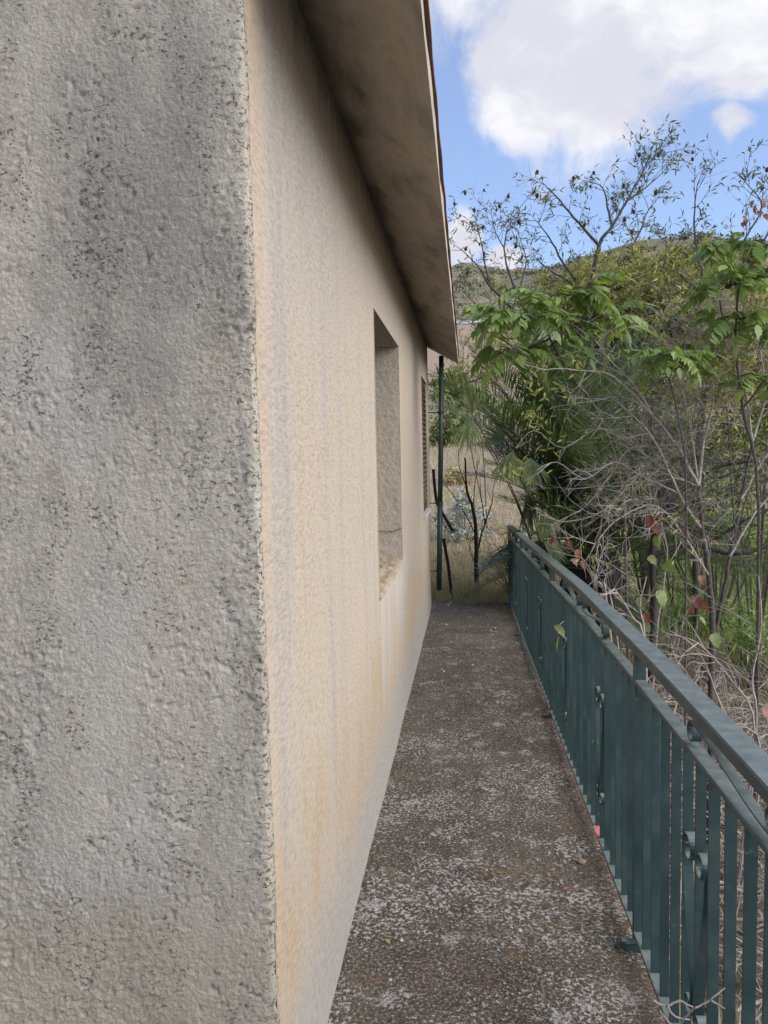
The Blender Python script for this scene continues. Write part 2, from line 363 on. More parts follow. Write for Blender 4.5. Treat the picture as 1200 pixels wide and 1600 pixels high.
M_bark2 = mat_simple('grey_twig_bark', (.40, .355, .315), (.23, .195, .17), 30, .95, .4)
M_bark3 = mat_simple('pale_dead_twig', (.36, .31, .27), (.22, .185, .16), 30, .95, .4)
M_blackbark = mat_simple('blackish_bark', (.022, .017, .014), (.05, .04, .033), 40, .95, .5)
M_road = mat_simple('asphalt', (.05, .05, .05), (.07, .07, .068), 2, .9, .2)
M_rail = mat_simple('galvanised_white', (.62, .64, .66), (.5, .52, .54), 3, .5, 0)
M_glass, nt, b, P, o = newmat('dark_window_glass'); b.inputs['Base Color'].default_value = (.02, .025, .03, 1); b.inputs['Roughness'].default_value = .08
M_pink = mat_simple('faded_pink_paint', (.55, .20, .21), (.45, .15, .17), 60, .6, 0)
L_almond = mat_leaf('almond_leaf', [(0, (.055, .075, .033)), (.4, (.105, .13, .055)), (.8, (.18, .195, .075)), (1, (.28, .24, .09))], .3)
L_olive = mat_leaf('yellowing_almond_leaf', [(0, (.17, .18, .06)), (.4, (.34, .34, .10)), (.75, (.46, .44, .15)), (1, (.54, .48, .20))], .4)
L_green = mat_leaf('fresh_green_leaf', [(0, (.09, .175, .04)), (.5, (.18, .285, .07)), (1, (.31, .39, .115))], .35, .45, None, 25)
L_palm = mat_leaf('palm_leaf', [(0, (.045, .088, .034)), (.5, (.095, .15, .06)), (1, (.18, .225, .10))], .3, .38)
L_fan = mat_leaf('fan_palm_leaf', [(0, (.07, .11, .04)), (.5, (.14, .185, .07)), (1, (.26, .27, .12))], .3, .45)
L_vine = mat_leaf('vine_leaf', [(0, (.13, .20, .06)), (.6, (.20, .27, .085)), (1, (.25, .27, .09))], .4, .5, None, 40)
L_red = mat_leaf('red_vine_leaf', [(0, (.22, .07, .05)), (.5, (.31, .13, .10)), (1, (.20, .05, .03))], .3, .55, (1.2, .8, .6), 30)
L_dry = mat_leaf('dry_leaf', [(0, (.26, .15, .075)), (.5, (.36, .23, .12)), (1, (.20, .11, .055))], .2, .7, (1, .9, .6))
L_yel = mat_leaf('small_yellow_leaf', [(0, (.20, .25, .06)), (.5, (.34, .36, .10)), (1, (.45, .38, .14))], .35)
L_reed = mat_leaf('bright_reed', [(0, (.10, .19, .045)), (.5, (.19, .29, .075)), (.85, (.30, .36, .13)), (1, (.40, .36, .2))], .35)
L_straw = mat_leaf('straw', [(0, (.38, .30, .17)), (.6, (.52, .44, .26)), (1, (.29, .27, .12))], .25, .7)
L_litter = mat_leaf('leaf_litter', [(0, (.12, .075, .05)), (.5, (.22, .15, .105)), (1, (.32, .24, .18))], .1, .8)
L_scrub = mat_leaf('hill_scrub_leaf', [(0, (.045, .06, .028)), (.5, (.085, .10, .045)), (1, (.15, .15, .07))], .15, .7)
L_bush = mat_leaf('slope_bush_leaf', [(0, (.075, .105, .034)), (.5, (.16, .195, .062)), (1, (.28, .285, .10))], .3)
L_white = mat_leaf('white_petal', [(0, (.52, .52, .48)), (1, (.66, .66, .62))], .3, .6, (1, 1, 1))
L_husk = mat_simple('dark_almond_husk', (.035, .022, .018), (.07, .04, .03), 60, .9, .3)

# ------------------------------------------------------------------ ground
ZB = ([-4000, -30, 6.6, 8, 12, 18, 30, 60, 77, 80, 89, 130, 200, 400, 470, 800, 4000], [-2, -1.2, -.17, -.15, -.06, .5, 2.5, 9.4, 14.55, 14.8, 14.8, 26, 43, 96, 99, 60, 20])
def ground(X, Y):
    X = np.asarray(X, float); Y = np.asarray(Y, float)
    z = np.interp(Y, ZB[0], ZB[1])
    lx = np.clip((X-.93)/.5, 0, 1); lx = lx*lx*(3-2*lx)
    ly = 1-np.clip((Y-5.5)/9, 0, 1); ly = ly*ly*(3-2*ly)
    near = np.minimum(z, 0)*(1-lx*ly) - (1.0+.25*np.clip((X-1)/8, 0, 1))*lx*ly
    z = np.where(Y < 14.5, near + np.maximum(z, 0)*(1-.0*lx), z)
    z = np.where((X < .93) & (Y < 7.0), -1.1, z)
    lower = np.clip((X-3)/8, 0, 1)*np.clip((Y-9)/8, 0, 1)*np.clip((75-Y)/40, 0, 1); z = z - lower*np.clip(1.1+(Y-12)*.06, 0, 3.4)
    z = z + 10*np.exp(-((X-44)/27)**2 - ((Y-172)/45)**2) + 5*np.exp(-((X-100)/40)**2-((Y-180)/50)**2)
    far = np.clip((Y-95)/60, 0, 1)
    z = z + far*(fbm(X/38+9, Y/38+3, 3, 4)-.47)*9*np.clip((Y-95)/150, .5, 2.2)
    amp = np.clip((Y-7.2)/3, 0, 1)*.10 + np.clip((X-1.1)/.6, 0, 1)*.08
    return z + (fbm(X*.9+5, Y*.9+1, 11, 4)-.47)*amp*2
ys = np.concatenate([np.linspace(-30, 5, 30), np.arange(5.2, 16, .15), 16+np.geomspace(.2, 70, 90), 86.3+np.geomspace(1.5, 500, 110), [800, 1300, 2200, 4000]])
ys = np.unique(ys)
xs = np.concatenate([-np.geomspace(8, 3000, 40)[::-1], np.arange(-7.5, .7, .5), np.arange(.72, 5, .14), 5+np.geomspace(.2, 260, 110), [350, 600, 1200, 3000]])
GX, GY = np.meshgrid(xs, ys, indexing='ij')
m, nt, b, P, o = newmat('dry_earth_and_grass')
sep = node(nt, 'ShaderNodeSeparateXYZ', {0: P})
a = noise(nt, P, .35, 6, .65); f = noise(nt, P, 14, 5, .65); h = noise(nt, mapping(nt, P, (1, 1, 1), (3, 3, 0)), .055, 6, .65)
near = ramp(nt, f, [(.3, (.17, .12, .085)), (.5, (.31, .235, .175)), (.7, (.42, .335, .255))])
near = mix(nt, smooth(nt, a, .45, .62, 0, .6), near, (.26, .225, .11))
hill = ramp(nt, noise(nt, P, .3, 6, .75), [(.36, (.07, .075, .036)), (.46, (.16, .135, .075)), (.54, (.29, .205, .135)), (.66, (.35, .255, .175))])
hill = mix(nt, smooth(nt, h, .42, .58, .15, .7), hill, (.125, .13, .058))
gard = mth(nt, 'MULTIPLY', smooth(nt, sep.outputs[0], .9, 1.3), smooth(nt, sep.outputs[1], 12, 8))
near = mix(nt, mth(nt, 'MULTIPLY', gard, .85), near, ramp(nt, f, [(.32, (.055, .043, .03)), (.5, (.12, .095, .06)), (.7, (.20, .165, .105))]))
col = mix(nt, smooth(nt, sep.outputs[1], 95, 115), near, hill)
fld = mth(nt, 'MULTIPLY', smooth(nt, sep.outputs[1], 38, 48), smooth(nt, sep.outputs[1], 82, 76))
col = mix(nt, mth(nt, 'MULTIPLY', fld, .75), col, mix(nt, smooth(nt, f, .3, .7), (.36, .25, .17), (.29, .20, .135)))
setin(nt, b, 'Base Color', col); setin(nt, b, 'Normal', bump(nt, f, .8, .05)); M_ground = m
g = gridmesh('ground', np.stack([GX, GY, ground(GX, GY)], -1), M_ground); tag(g, kind='structure')
rd = Geo(); yy = [80.6, 82, 86, 88.6]
for i in range(60):
    x0, x1 = -60+i*5, -55+i*5
    rd.quad(*[(x, y, float(ground(x, y))+.06) for x, y in ((x0, 80.6), (x1, 80.6), (x1, 88.6), (x0, 88.6))])
tag(rd.build('road', M_road), kind='structure')

# walkway slab: top sheet with a finely uneven surface, then the slab's body
def fall(y): return -.012*max(0, y-.8)
def rfall(y): return -.016*max(0, y-.8)
def tfall(y): return -.020*max(0, y-2.0)      # the railing also gets a little lower towards its far end
def slab_edge(y): return .966-.013*y
wy = np.concatenate([np.linspace(-6, -1, 12), np.arange(-.95, 3, .018), np.arange(3, 7.1, .04), [7.12]]); u = np.linspace(0, 1, 60)
WX = np.empty((60, len(wy))); WY = np.broadcast_to(wy, WX.shape).copy()
for j, y in enumerate(wy):
    x0 = -.02 if y > -.25 else -4.5
    e = slab_edge(y) + (fbm(np.array(y*7.), np.array(2.), 5, 4)-.47)*.012
    WX[:, j] = x0+(e-x0)*u
# end edge slightly crumbled
WY[:, -1] += (fbm(u*6, u*0+3, 8, 3)-.5)*.12
WZ = (fbm(WX*9, WY*9, 4, 4)-.47)*.008 + (fbm(WX*60, WY*60, 9, 2)-.37)*.004
WZ -= .012*np.maximum(0, WY-.8)
wk = gridmesh('walkway', np.stack([WX, WY, WZ], -1), MW); tag(wk, kind='structure')
sb = Geo()
for y0, y1 in ((-6, -.3), (-.3, 2), (2, 4.5), (4.5, 7.06)):
    n = len(sb.v); e0, e1 = slab_edge(y0)-.008, slab_edge(y1)-.008; x0 = -.0 if y0 >= -.3 else -4.5
    sb.v += [(x0,y0,-1.6),(e0,y0,-1.6),(e1,y1,-1.6),(x0,y1,-1.6),(x0,y0,fall(y0)-.02),(e0,y0,fall(y0)-.02),(e1,y1,fall(y1)-.02),(x0,y1,fall(y1)-.02)]
    for q in ((4,5,6,7),(1,2,6,5),(2,3,7,6),(3,0,4,7),(0,1,5,4)): sb.f.append(tuple(n+i for i in q))
tag(sb.build('retaining_wall', M_conc), 'old concrete wall carrying the walkway under the green railing', 'wall')

# ------------------------------------------------------------------ house
H, LEN = 2.7586, 6.79; OX, OZ = .3273, 2.5731; SL = (H-OZ)/OX; HW = 6.4
house = empty('house', (-3, 3.4, 0), 'small rendered house with grey front wall and beige side wall along the walkway', 'house')
# front wall with its rough relief; the last columns turn round the corner
ux = np.concatenate([-np.geomspace(.72, HW, 26)[::-1], np.arange(-.715, -.016, .0033)])
arc = np.linspace(0, math.pi/2, 7)[1:]; r = .014
cx = np.concatenate([ux, -r+r*np.sin(arc), [.0012, -.012]]); cy = np.concatenate([np.zeros(len(ux)), r-r*np.cos(arc), [.020, .024]])
nx = np.concatenate([np.zeros(len(ux)), np.sin(arc), [1, 1]]); ny = np.concatenate([-np.ones(len(ux)), -np.cos(arc), [0, 0]])
arcl = np.concatenate([ux, -.016+np.linspace(.003, .03, 8)])
uz = np.concatenate([[-.1, .1, .2, .3], np.arange(.34, 2.75, .0036), np.linspace(2.76, 4.6, 12)])
A, Z = np.meshgrid(arcl, uz, indexing='ij')
dx, dz = A+Z*.18, Z-A*.25
rough = np.clip((fbm(A*3.1+2, Z*2.2+1, 21, 3)-.30)*3.2, .12, 1)
bil = lambda f, sd: np.abs(2*vnoise(dx*f, dz*f*1.15, sd)-1)
blob = bil(95, 31)*.5+bil(150, 32)*.45+vnoise(dx*60, dz*70, 33)*.15
h = (fbm(A*5, Z*4, 40, 4)-.47)*.010 + rough*(blob-.5)*.0058 + (nrs.rand(*A.shape)-.5)*.0022
ridge = 1-np.abs(2*fbm(dx*26+3*vnoise(A*6, Z*6, 3), dz*40, 50, 3)-.94)*2.2
h += np.clip(ridge-.45, 0, 1)*.0042*np.clip(rough*1.4-.5, 0, 1)
pit = np.clip(vnoise(dx*80, dz*95, 60)-.70, 0, 1)/.30*np.clip((fbm(A*9, Z*7, 61, 3)-.38)*7, 0, 1)
edge = np.clip((A+.045)/.045, 0, 1)
pit = np.maximum(pit, edge*np.clip(vnoise(A*70, Z*85, 66)-.62, 0, 1)/.38)
h -= pit*.0058
h -= edge**3*np.clip(vnoise(A*0+1, Z*22, 70)+vnoise(A*0+1, Z*90, 71)*.5-.9, 0, 1)*.010
h = np.where(A > -.013, h*.55, h)
h = np.where(A < -.75, 0, h); h -= .0
FV = np.stack([cx[:, None]+nx[:, None]*h + 0*nx[:, None], cy[:, None]+ny[:, None]*h, Z], -1)
# gable top: cut along the roof slope
rt = np.minimum(H, H+SL*0)+SL*np.minimum(-np.minimum(cx, 0), HW-np.abs(np.minimum(cx, 0)))
FV[..., 2] = np.minimum(FV[..., 2], rt[:, None]-.02)
gridmesh('front_wall', FV, MF, house)
g = Geo(); g.box(-HW+.1, -.0075, .0075, .4, -.1, H-.02); g.build('corner_core', MF, house)
# side wall with two window openings
W1 = (1.984, 3.231, .9505, 2.2603); W2 = (5.58, 6.42, 1.05, 2.32)
sy = np.unique(np.round(np.concatenate([np.arange(.011, LEN, .03), W1[:2], W2[:2], [LEN]]), 4)); sz = np.unique(np.round(np.concatenate([np.arange(-.15, H, .03), W1[2:], W2[2:], [H]]), 4))
SY, SZ = np.meshgrid(sy, sz, indexing='ij')
SX = (fbm(SY*1.3, SZ*1.3, 80, 3)-.44)*.010 + (fbm(SY*12, SZ*9, 83, 3)-.44)*.004
mid_y, mid_z = (sy[:-1]+sy[1:])/2, (sz[:-1]+sz[1:])/2
keep = np.ones((len(mid_y), len(mid_z)), bool)
for a0, a1, b0, b1 in (W1, W2): keep &= ~(((mid_y > a0) & (mid_y < a1))[:, None] & ((mid_z > b0) & (mid_z < b1))[None, :])
so = gridmesh('side_wall', np.stack([SX-.001, SY, SZ], -1)[::-1], MS, house, True, keep[::-1])
# other two walls and the inside
ow = Geo(); ow.quad((0, LEN, -.3), (-HW, LEN, -.3), (-HW, LEN, H), (0, LEN, H)); ow.poly([(0, LEN, H), (-HW, LEN, H), (-HW/2, LEN, H+SL*HW/2)]); ow.quad((-HW, 0, -.3), (-HW, 0, H), (-HW, LEN, H), (-HW, LEN, -.3))
ow.build('rear_wall', MS, house)
def reveal(wd, depth, name):
    a0, a1, b0, b1 = wd; e = .004
    ny_, nz_ = 16, 90
    par = house
    g = Geo(); g.quad((e, a0, b0), (e, a0, b1), (-depth, a0, b1), (-depth, a0, b0)); g.quad((e, a0, b1), (e, a1, b1), (-depth, a1, b1), (-depth, a0, b1))
    rv_ = g.build(name, MRV, par)
    # far jamb, finely modelled rough render
    X_, Z_ = np.meshgrid(np.linspace(e, -depth, 40), np.linspace(b0, b1, 220), indexing='ij')
    hh = (vnoise(X_*110, Z_*60, 91)-.5)*.003*np.clip((e-X_)/.02, 0, 1) + (fbm(X_*15, Z_*12, 92, 3)-.44)*.006
    gridmesh('jamb', np.stack([X_, a1-hh*np.clip((e-X_)/.02, .15, 1), Z_], -1), MRV, rv_)
    return rv_
r1 = reveal(W1, .30, 'window_reveal')
cr = Geo(); pts = []
for i in range(26):
    t = i/25; pts.append((.001-.16*t, W1[1]-.012, 1.150-.028*t*(1.2-t)*2.2+.006*rng.uniform(-1, 1)))
cr.tube(pts, [.0032-.0018*abs(math.sin(k)) for k in range(26)], 5); cr.build('crack', M_black, r1)
X_, Y_ = np.meshgrid(np.linspace(.012, -.30, 30), np.linspace(W1[0], W1[1], 90), indexing='ij')
gridmesh('window_sill', np.stack([X_, Y_, W1[2]+.004+(.012-X_)*.10+(fbm(X_*26, Y_*18, 95, 4)-.47)*.03*np.clip((.02-X_)/.05, 0, 1)-.02*np.clip((X_+.01)/.02, 0, 1)], -1), M_sillearth, house)
win = empty('window', (-.25, (W1[0]+W1[1])/2, W1[2])); win.parent = house; win.location -= house.location
g = Geo()
for y0, y1, z0, z1 in ((W1[0], W1[0]+.06, .95, 2.26), (W1[1]-.06, W1[1]-.0, .95, 2.26), (W1[0]+.06, W1[1]-.06, 2.2, 2.26), (W1[0]+.06, W1[1]-.06, .97, 1.03), (2.58, 2.64, 1.03, 2.2)): g.box(-.275, -.235, y0+.002, y1-.002, z0, z1)
g.build('frame', M_wdark, win)
for y0, y1 in ((W1[0]+.05, 2.59), (2.63, W1[1]-.05)):
    g = Geo(); g.box(-.265, -.255, y0, y1, 1.02, 2.21); g.build('pane', M_glass, win)
r2 = reveal(W2, .14, 'window_reveal')
sh = empty('shutter', (-.03, W2[0], W2[2])); sh.parent = house; sh.location -= house.location
g = Geo(); a0, a1, b0, b1 = W2; am = (a0+a1)/2
for y0, y1, z0, z1 in ((a0, a0+.05, b0, b1), (a1-.05, a1, b0, b1), (am-.045, am+.045, b0, b1), (a0+.05, am-.045, b1-.07, b1), (am+.045, a1-.05, b1-.07, b1), (a0+.05, am-.045, b0, b0+.09), (am+.045, a1-.05, b0, b0+.09)): g.box(-.05, -.010, y0+.002, y1-.002, z0+.002, z1-.002)
g.build('frame', M_wdark, sh)
g = Geo(); ln = am-.045-a0-.05
g.v = [(.006, 0, -.022), (.012, 0, -.012), (-.03, 0, .03), (-.036, 0, .02)]; g.v += [(x, ln-.004, z) for x, y, z in g.v]; g.f = [(0,1,5,4),(1,2,6,5),(2,3,7,6),(3,0,4,7),(3,2,1,0),(4,5,6,7)]
sm = g.mesh('slat', M_wood)
for y0 in (a0+.052, am+.047):
    k = 0; z = b0+.12
    while z < b1-.09: link('slat', sm, sh, (-.012, y0, z)); z += .047
g = Geo(); g.box(-.14, .028, a0-.03, a1+.03, b0-.035, b0-.001); g.build('window_sill', M_marble, house)
# roof: soffit, fascia, gable boards, tiles
Y0, Y1 = -.05, 6.95
roof = empty('roof', (-3, 3.4, H)); roof.parent = house; roof.location -= house.location
uy = np.linspace(Y0, Y1, 240); up = np.linspace(-.02, OX, 24)
UX, UY = np.meshgrid(up, uy, indexing='ij')
UZ = H-SL*UX + (fbm(UX*3+4, UY*3, 55, 4)-.47)*.014
gridmesh('soffit', np.stack([UX, UY, UZ], -1)[::-1], MSO, roof)
f_ = np.linspace(0, 1, 6); FU, FY = np.meshgrid(f_, uy, indexing='ij')
FZ0 = H-SL*OX + (fbm(OX*3+4+uy*0, uy*3, 55, 4)-.47)*.014
gridmesh('fascia', np.stack([OX+(fbm(FU*2, FY*4, 57, 3)-.45)*.012*np.minimum(FU*4, 1), FY, FZ0[None, :]+FU*.075], -1)[::-1], M_fascia, roof)
g = Geo(); g.poly([(OX, Y1, OZ+.002), (OX, Y1, OZ+.077), (-.02, Y1, H+.11), (-.02, Y1, H+.012)]); g.build('gable_end', M_fascia, roof)
g = Geo(); ry = H+SL*HW/2+.1
g.poly([(OX, Y0, OZ+.075), (OX, Y1, OZ+.075), (-HW/2, Y1, ry), (-HW/2, Y0, ry)]); g.poly([(-HW-OX, Y0, OZ+.075), (-HW/2, Y0, ry), (-HW/2, Y1, ry), (-HW-OX, Y1, OZ+.075)])
g.poly([(OX, Y0, OZ+.01), (OX, Y0, OZ+.075), (-HW/2, Y0, ry), (-HW/2, Y0, ry-.09)]); g.poly([(-.02, Y1, H), (-.02, Y1, H+.1), (-HW/2, Y1, ry), (-HW/2, Y1, ry-.09)]); g.build('roof_deck', M_fascia, roof)
g = Geo(); k_ = 60
for i in range(k_+1):
    y = Y0-.01+(Y1-Y0+.02)*i/k_; d = .0015*math.sin(i*1.7)
    g.v += [(OX-.03, y, OZ+.077), (OX+.010+d, y, OZ+.076), (OX+.010+d, y, OZ+.094), (OX-.03, y, OZ+.098)]
for i in range(k_):
    for j in range(4): g.f.append((i*4+j, i*4+4+j, i*4+4+(j+1) % 4, i*4+(j+1) % 4))
g.f += [(0, 1, 2, 3), (k_*4+3, k_*4+2, k_*4+1, k_*4)]
g.build('eave_course', M_tile, roof)
tg = Geo(); n = 7; sdv = Vector((-1, 0, SL)).normalized(); un = Vector((SL, 0, 1)).normalized()
for i, rr in ((0, .085), (1, .07)):
    for k in range(n):
        q = math.pi*k/(n-1); 
        for th in (0, .014): tg.v.append(tuple(sdv*(i*.42) + un*(math.sin(q)*(rr-th)*.24) + Vector((0, math.cos(q)*(rr-th), 0))))
for k in range(n-1):
    o0, o1 = k*2, n*2+k*2
    tg.f += [(o0, o0+2, o1+2, o1), (o0+1, o1+1, o1+3, o0+3), (o0, o0+1, o0+3, o0+2)]
tm = tg.mesh('tile', M_tile, True)
y = Y0+.09
while y < Y1:
    o = link('tile', tm, roof, (OX-.012+rng.uniform(-.003, .003), y, OZ+.082), (0, 0, rng.uniform(-.02, .02))); y += .178
rt_ = Geo(); y = Y0+.09
while y < Y1:
    for c in range(1, 9):
        base = Vector((OX-.012, y, OZ+.082)) + sdv*(c*.37) + un*.012*c*.3; n0 = len(rt_.v)
        rt_.v += [tuple(Vector(v)+base) for v in tg.v]; rt_.f += [tuple(n0+i for i in q) for q in tg.f]
    y += .178
tag(rt_.build('roof_tiles', M_tile, roof, True), kind='stuff')
# drainpipe
dp = empty('drainpipe', (.118, 6.72, .1)); dp.parent = house; dp.location -= house.location
top = W(689.5, 556, 6.72); mid = W(687.5, 786, 6.72); bot = W(686, 922, 6.72)
g = Geo(); g.tube([mid+Vector((0, 0, -.02)), mid.lerp(top, .35)+Vector((.003, 0, 0)), top], .0265, 14); g.build('upper_pipe', M_pipe, dp, True)
g = Geo(); g.tube([bot, mid], .0285, 14); g.build('lower_pipe', M_pipe, dp, True)
for t in (mid, mid.lerp(bot, .78), mid.lerp(top, .62)):
    g = Geo(); g.tube([t-Vector((0, 0, .016)), t+Vector((0, 0, .016))], .0335, 14); g.tube([t, Vector((-.01, t.y, t.z))], .006, 6); g.build('collar', M_black, dp)

# ------------------------------------------------------------------ railing
PX = lambda y: .955-.013*y
rail = empty('railing', (PX(3), 3, 0), 'dark green painted iron railing with flat bars and scrolls beside the walkway', 'railing')
RZ = -math.atan(-.013)
def rlink(name, me, y, z=0, par=None, dx=0): return link(name, me, par or rail, (PX(y)+dx, y, z+rfall(y)), (0, 0, RZ))
YA, YB = -3.6, 7.10
def longbar(name, w0, w1, z0, z1, bev, wav=.0):
    g = Geo(); n = 60; prof = [(w0+bev, z0), (w1-bev, z0), (w1, z0+bev), (w1, z1-bev), (w1-bev, z1), (w0+bev, z1), (w0, z1-bev), (w0, z0+bev)]
    for i in range(n+1):
        y = YA+(YB-YA)*i/n
        d = wav*math.sin(y*1.3)+wav*.6*math.sin(y*3.1+1)+rfall(y)+(tfall(y) if z0 > .5 else 0)
        g.v += [(PX(y)+x, y, z+d) for x, z in prof]
    for i in range(n):
        for j in range(8): g.f.append((i*8+j, i*8+(j+1) % 8, i*8+8+(j+1) % 8, i*8+8+j))
    g.f += [tuple(range(8)), tuple(n*8+j for j in reversed(range(8)))]
    return g.build(name, MG, rail)
longbar('handrail', -.025, .039, .967, 1.000, .004, .0015)
longbar('middle_rail', -.020, .020, .868, .882, .003, .001)
longbar('bottom_rail', -.020, .020, .046, .056, .002, .001)
posts = [-3.55, -1.3, .95, 3.2, 5.45, 7.07]
g = Geo(); g.box(-.017, .017, -.012, .012, .02, .970); pm = g.mesh('post', MG)
g = Geo(); g.box(-.05, .012, -.014, .014, -.004, .030); g.box(-.058, -.044, -.012, .012, .0, .034); fm = g.mesh('foot', MG)
g = Geo(); g.box(-.0122, .0122, -.0035, .0035, .054, .870); bm_ = g.mesh('bar', MG)
def curl(cy, cz, r0, turns, a0, sgn, n=22):
    return [(cy+r0*(1-.62*i/n)*math.cos(a0+sgn*turns*2*math.pi*i/n), cz+r0*(1-.62*i/n)*math.sin(a0+sgn*turns*2*math.pi*i/n)) for i in range(n+1)]
# lyre ornament: two straps, curled at both ends, meeting low down
def strap(s):
    top = curl(s*.047, .572, .040, 1.1, 0 if s > 0 else math.pi, s, 28)
    low = curl(s*.037, .185, .029, 1.1, math.pi if s > 0 else 0, s, 26)
    return list(reversed(top)) + [(s*.083, .51), (s*.062, .42), (s*.036, .32), (s*.014, .235)] + low
og = Geo()
for s in (-1, 1): og.ribbon(strap(s), .013, .0045)
om = og.mesh('scroll', MG)
sg = Geo()
def sscroll(d):
    a = curl(0, 0, .026, 1.2, math.pi/2, 1); L = .50
    A_ = list(reversed(curl(.03, .938, .028, 1.15, -math.pi/2, -1)))
    B_ = curl(L, .925, .028, 1.15, math.pi/2, -1)
    p0, p1 = A_[-1], B_[0]
    return A_ + [(p0[0]+(p1[0]-p0[0])*t, p0[1]+(p1[1]-p0[1])*(3*t*t-2*t**3)) for t in [k/14 for k in range(1, 14)]] + B_
sp = sscroll(1)
sg.ribbon(sp, .011, .0045); s1 = sg.mesh('rail_scroll', MG)
sg = Geo(); sg.ribbon([(-y, z) for y, z in reversed(sp)], .011, .0045); s2 = sg.mesh('rail_scroll', MG)
for i, y in enumerate(posts):
    o = rlink('post', pm, y); o.scale.z = 1+tfall(y)/.965
    if i < len(posts): rlink('foot', fm, y-.02)
for a, b_ in zip(posts[:-1], posts[1:]):
    nb = max(6, round((b_-a)/.104)); st = (b_-a)/nb
    for k in range(1, nb): 
        if a+k*st > -1.2:
            o = rlink('bar', bm_, a+k*st+rng.uniform(-.003, .003)); o.scale.z = 1+tfall(a+k*st)/.868; o.rotation_euler = (rng.uniform(-.003, .003), rng.uniform(-.003, .003), RZ+rng.uniform(-.06, .06))
    L = b_-a; c = (a+b_)/2
    if c < -1.5: continue
    ks = (round(nb*.27), round(nb*.73)) if L > 2 else (round(nb*.35), round(nb*.7))
    for k in ks: rlink('scroll', om, a+k*st, .055+tfall(a+k*st)*.5, None, -.004)
    if L > 2: o = rlink('rail_scroll', s1, c+.06, -.008+tfall(c+.3)); o = rlink('rail_scroll', s2, c-.06, -.008+tfall(c-.3))
    else: rlink('rail_scroll', s1, c-.25, -.008+tfall(c))
pk = Geo(); pk.box(-.0205, .0205, -.045, .045, .0485, .0585)
yk = 1.62; o = rlink('paint_patch', pk.mesh('paint_patch', M_pink), yk)
o['label'] = 'faded pink patch on the bottom rail'

# ------------------------------------------------------------------ small things on the walkway and at its end
def blobmesh(name, mat, seed, sq=(1, 1, .6)):
    q = random.Random(seed); g = Geo(); nr, ns = 5, 8
    for i in range(nr+1):
        th = math.pi*i/nr
        for j in range(ns):
            ph = 2*math.pi*j/ns; r = 1+q.uniform(-.18, .18)
            g.v.append((math.sin(th)*math.cos(ph)*r*sq[0], math.sin(th)*math.sin(ph)*r*sq[1], math.cos(th)*sq[2]*(1+q.uniform(-.1, .1))))
    for i in range(nr):
        for j in range(ns): g.f.append((i*ns+j, (i+1)*ns+j, (i+1)*ns+(j+1) % ns, i*ns+(j+1) % ns))
    return g.mesh(name, mat, True)
pm_ = [blobmesh('pebble', M_stone, s) for s in (1, 2, 3)]; tm_ = blobmesh('pebble', M_tanstone, 4)
def floorpt(px, py):
    d = ray(px, py); p = CAM + d*(-CAM.z/d.z); p = CAM + d*((fall(p.y)-CAM.z)/d.z); return p
peb = [(697, 977), (713, 998), (766, 985), (774, 987), (773, 982), (693, 1050), (690, 1047), (768, 1053), (775, 1048), (738, 1040), (627, 1470), (700, 946), (704, 944), (610, 1532), (777, 1098), (830, 1160), (760, 1360), (812, 1455)]
for i, (px, py) in enumerate(peb):
    p = floorpt(px, py); k = .007*rng.uniform(.7, 1.3) if py > 1080 else .014*rng.uniform(.7, 1.25)
    o = link('pebble', pm_[i % 3], None, (p.x, p.y, p.z+k*.35), (0, 0, rng.uniform(0, 6))); o.scale = (k, k, k)
    tag(o, 'small pale pebble lying loose on the dark lichen-spotted walkway', 'pebble', 'pale pebbles on the walkway')
p = floorpt(909, 1349); o = link('pebble', tm_, None, (p.x, p.y, p.z+.007)); o.scale = (.017, .017, .016); tag(o, 'single tan pebble on the walkway near the railing', 'pebble')
def flatleaf(name, outline, mat, fold=.22, droop=.25):
    """outline: right half as (along, across) from base to tip"""
    g = Geo(); L = outline[-1][0]
    for s in (1, -1):
        n = len(g.v); k = len(outline)
        for (a, c) in outline: g.v.append((a, 0, -droop*a*a/L))
        for (a, c) in outline: g.v.append((a, s*c, -droop*a*a/L + fold*c - .9*fold*c*c/(.5*L)))
        for i in range(k-1):
            q = (n+i, n+i+1, n+k+i+1, n+k+i) if s > 0 else (n+i+1, n+i, n+k+i, n+k+i+1)
            g.f.append(q)
    return g.mesh(name, mat, False)
VL = [(0, .0), (-.012, .03), (.01, .055), (.04, .058), (.055, .048), (.075, .055), (.095, .034), (.12, .012), (.135, 0)]
vl_g, vl_r = flatleaf('leaf', VL, L_vine), flatleaf('leaf', VL, L_red, .35, .5)
dl = flatleaf('dry_leaf', [(0, 0), (.012, .006), (.03, .008), (.045, .004), (.055, 0)], L_straw, .3, .2)
p = floorpt(609, 1478); o = link('dry_leaf', dl, None, (p.x, p.y, p.z+.006), (0, .05, 1.9)); tag(o, 'thin straw-coloured dry leaf on the walkway near the wall', 'leaf')
g = Geo()
for i in range(60):
    p = floorpt(853, 1108) + Vector((rng.gauss(0, .045), rng.gauss(0, .05), rng.uniform(.004, .02))); d = Vector((rng.uniform(-1, 1), rng.uniform(-1, 1), rng.uniform(-.15, .15))); g.leaf(p, d, Vector((0, 0, 1)), rng.uniform(.02, .05), .006, .3)
tag(g.build('leaf_heap', L_litter), 'small heap of brown needles at the slab edge by the railing foot', 'leaves')
g = Geo()
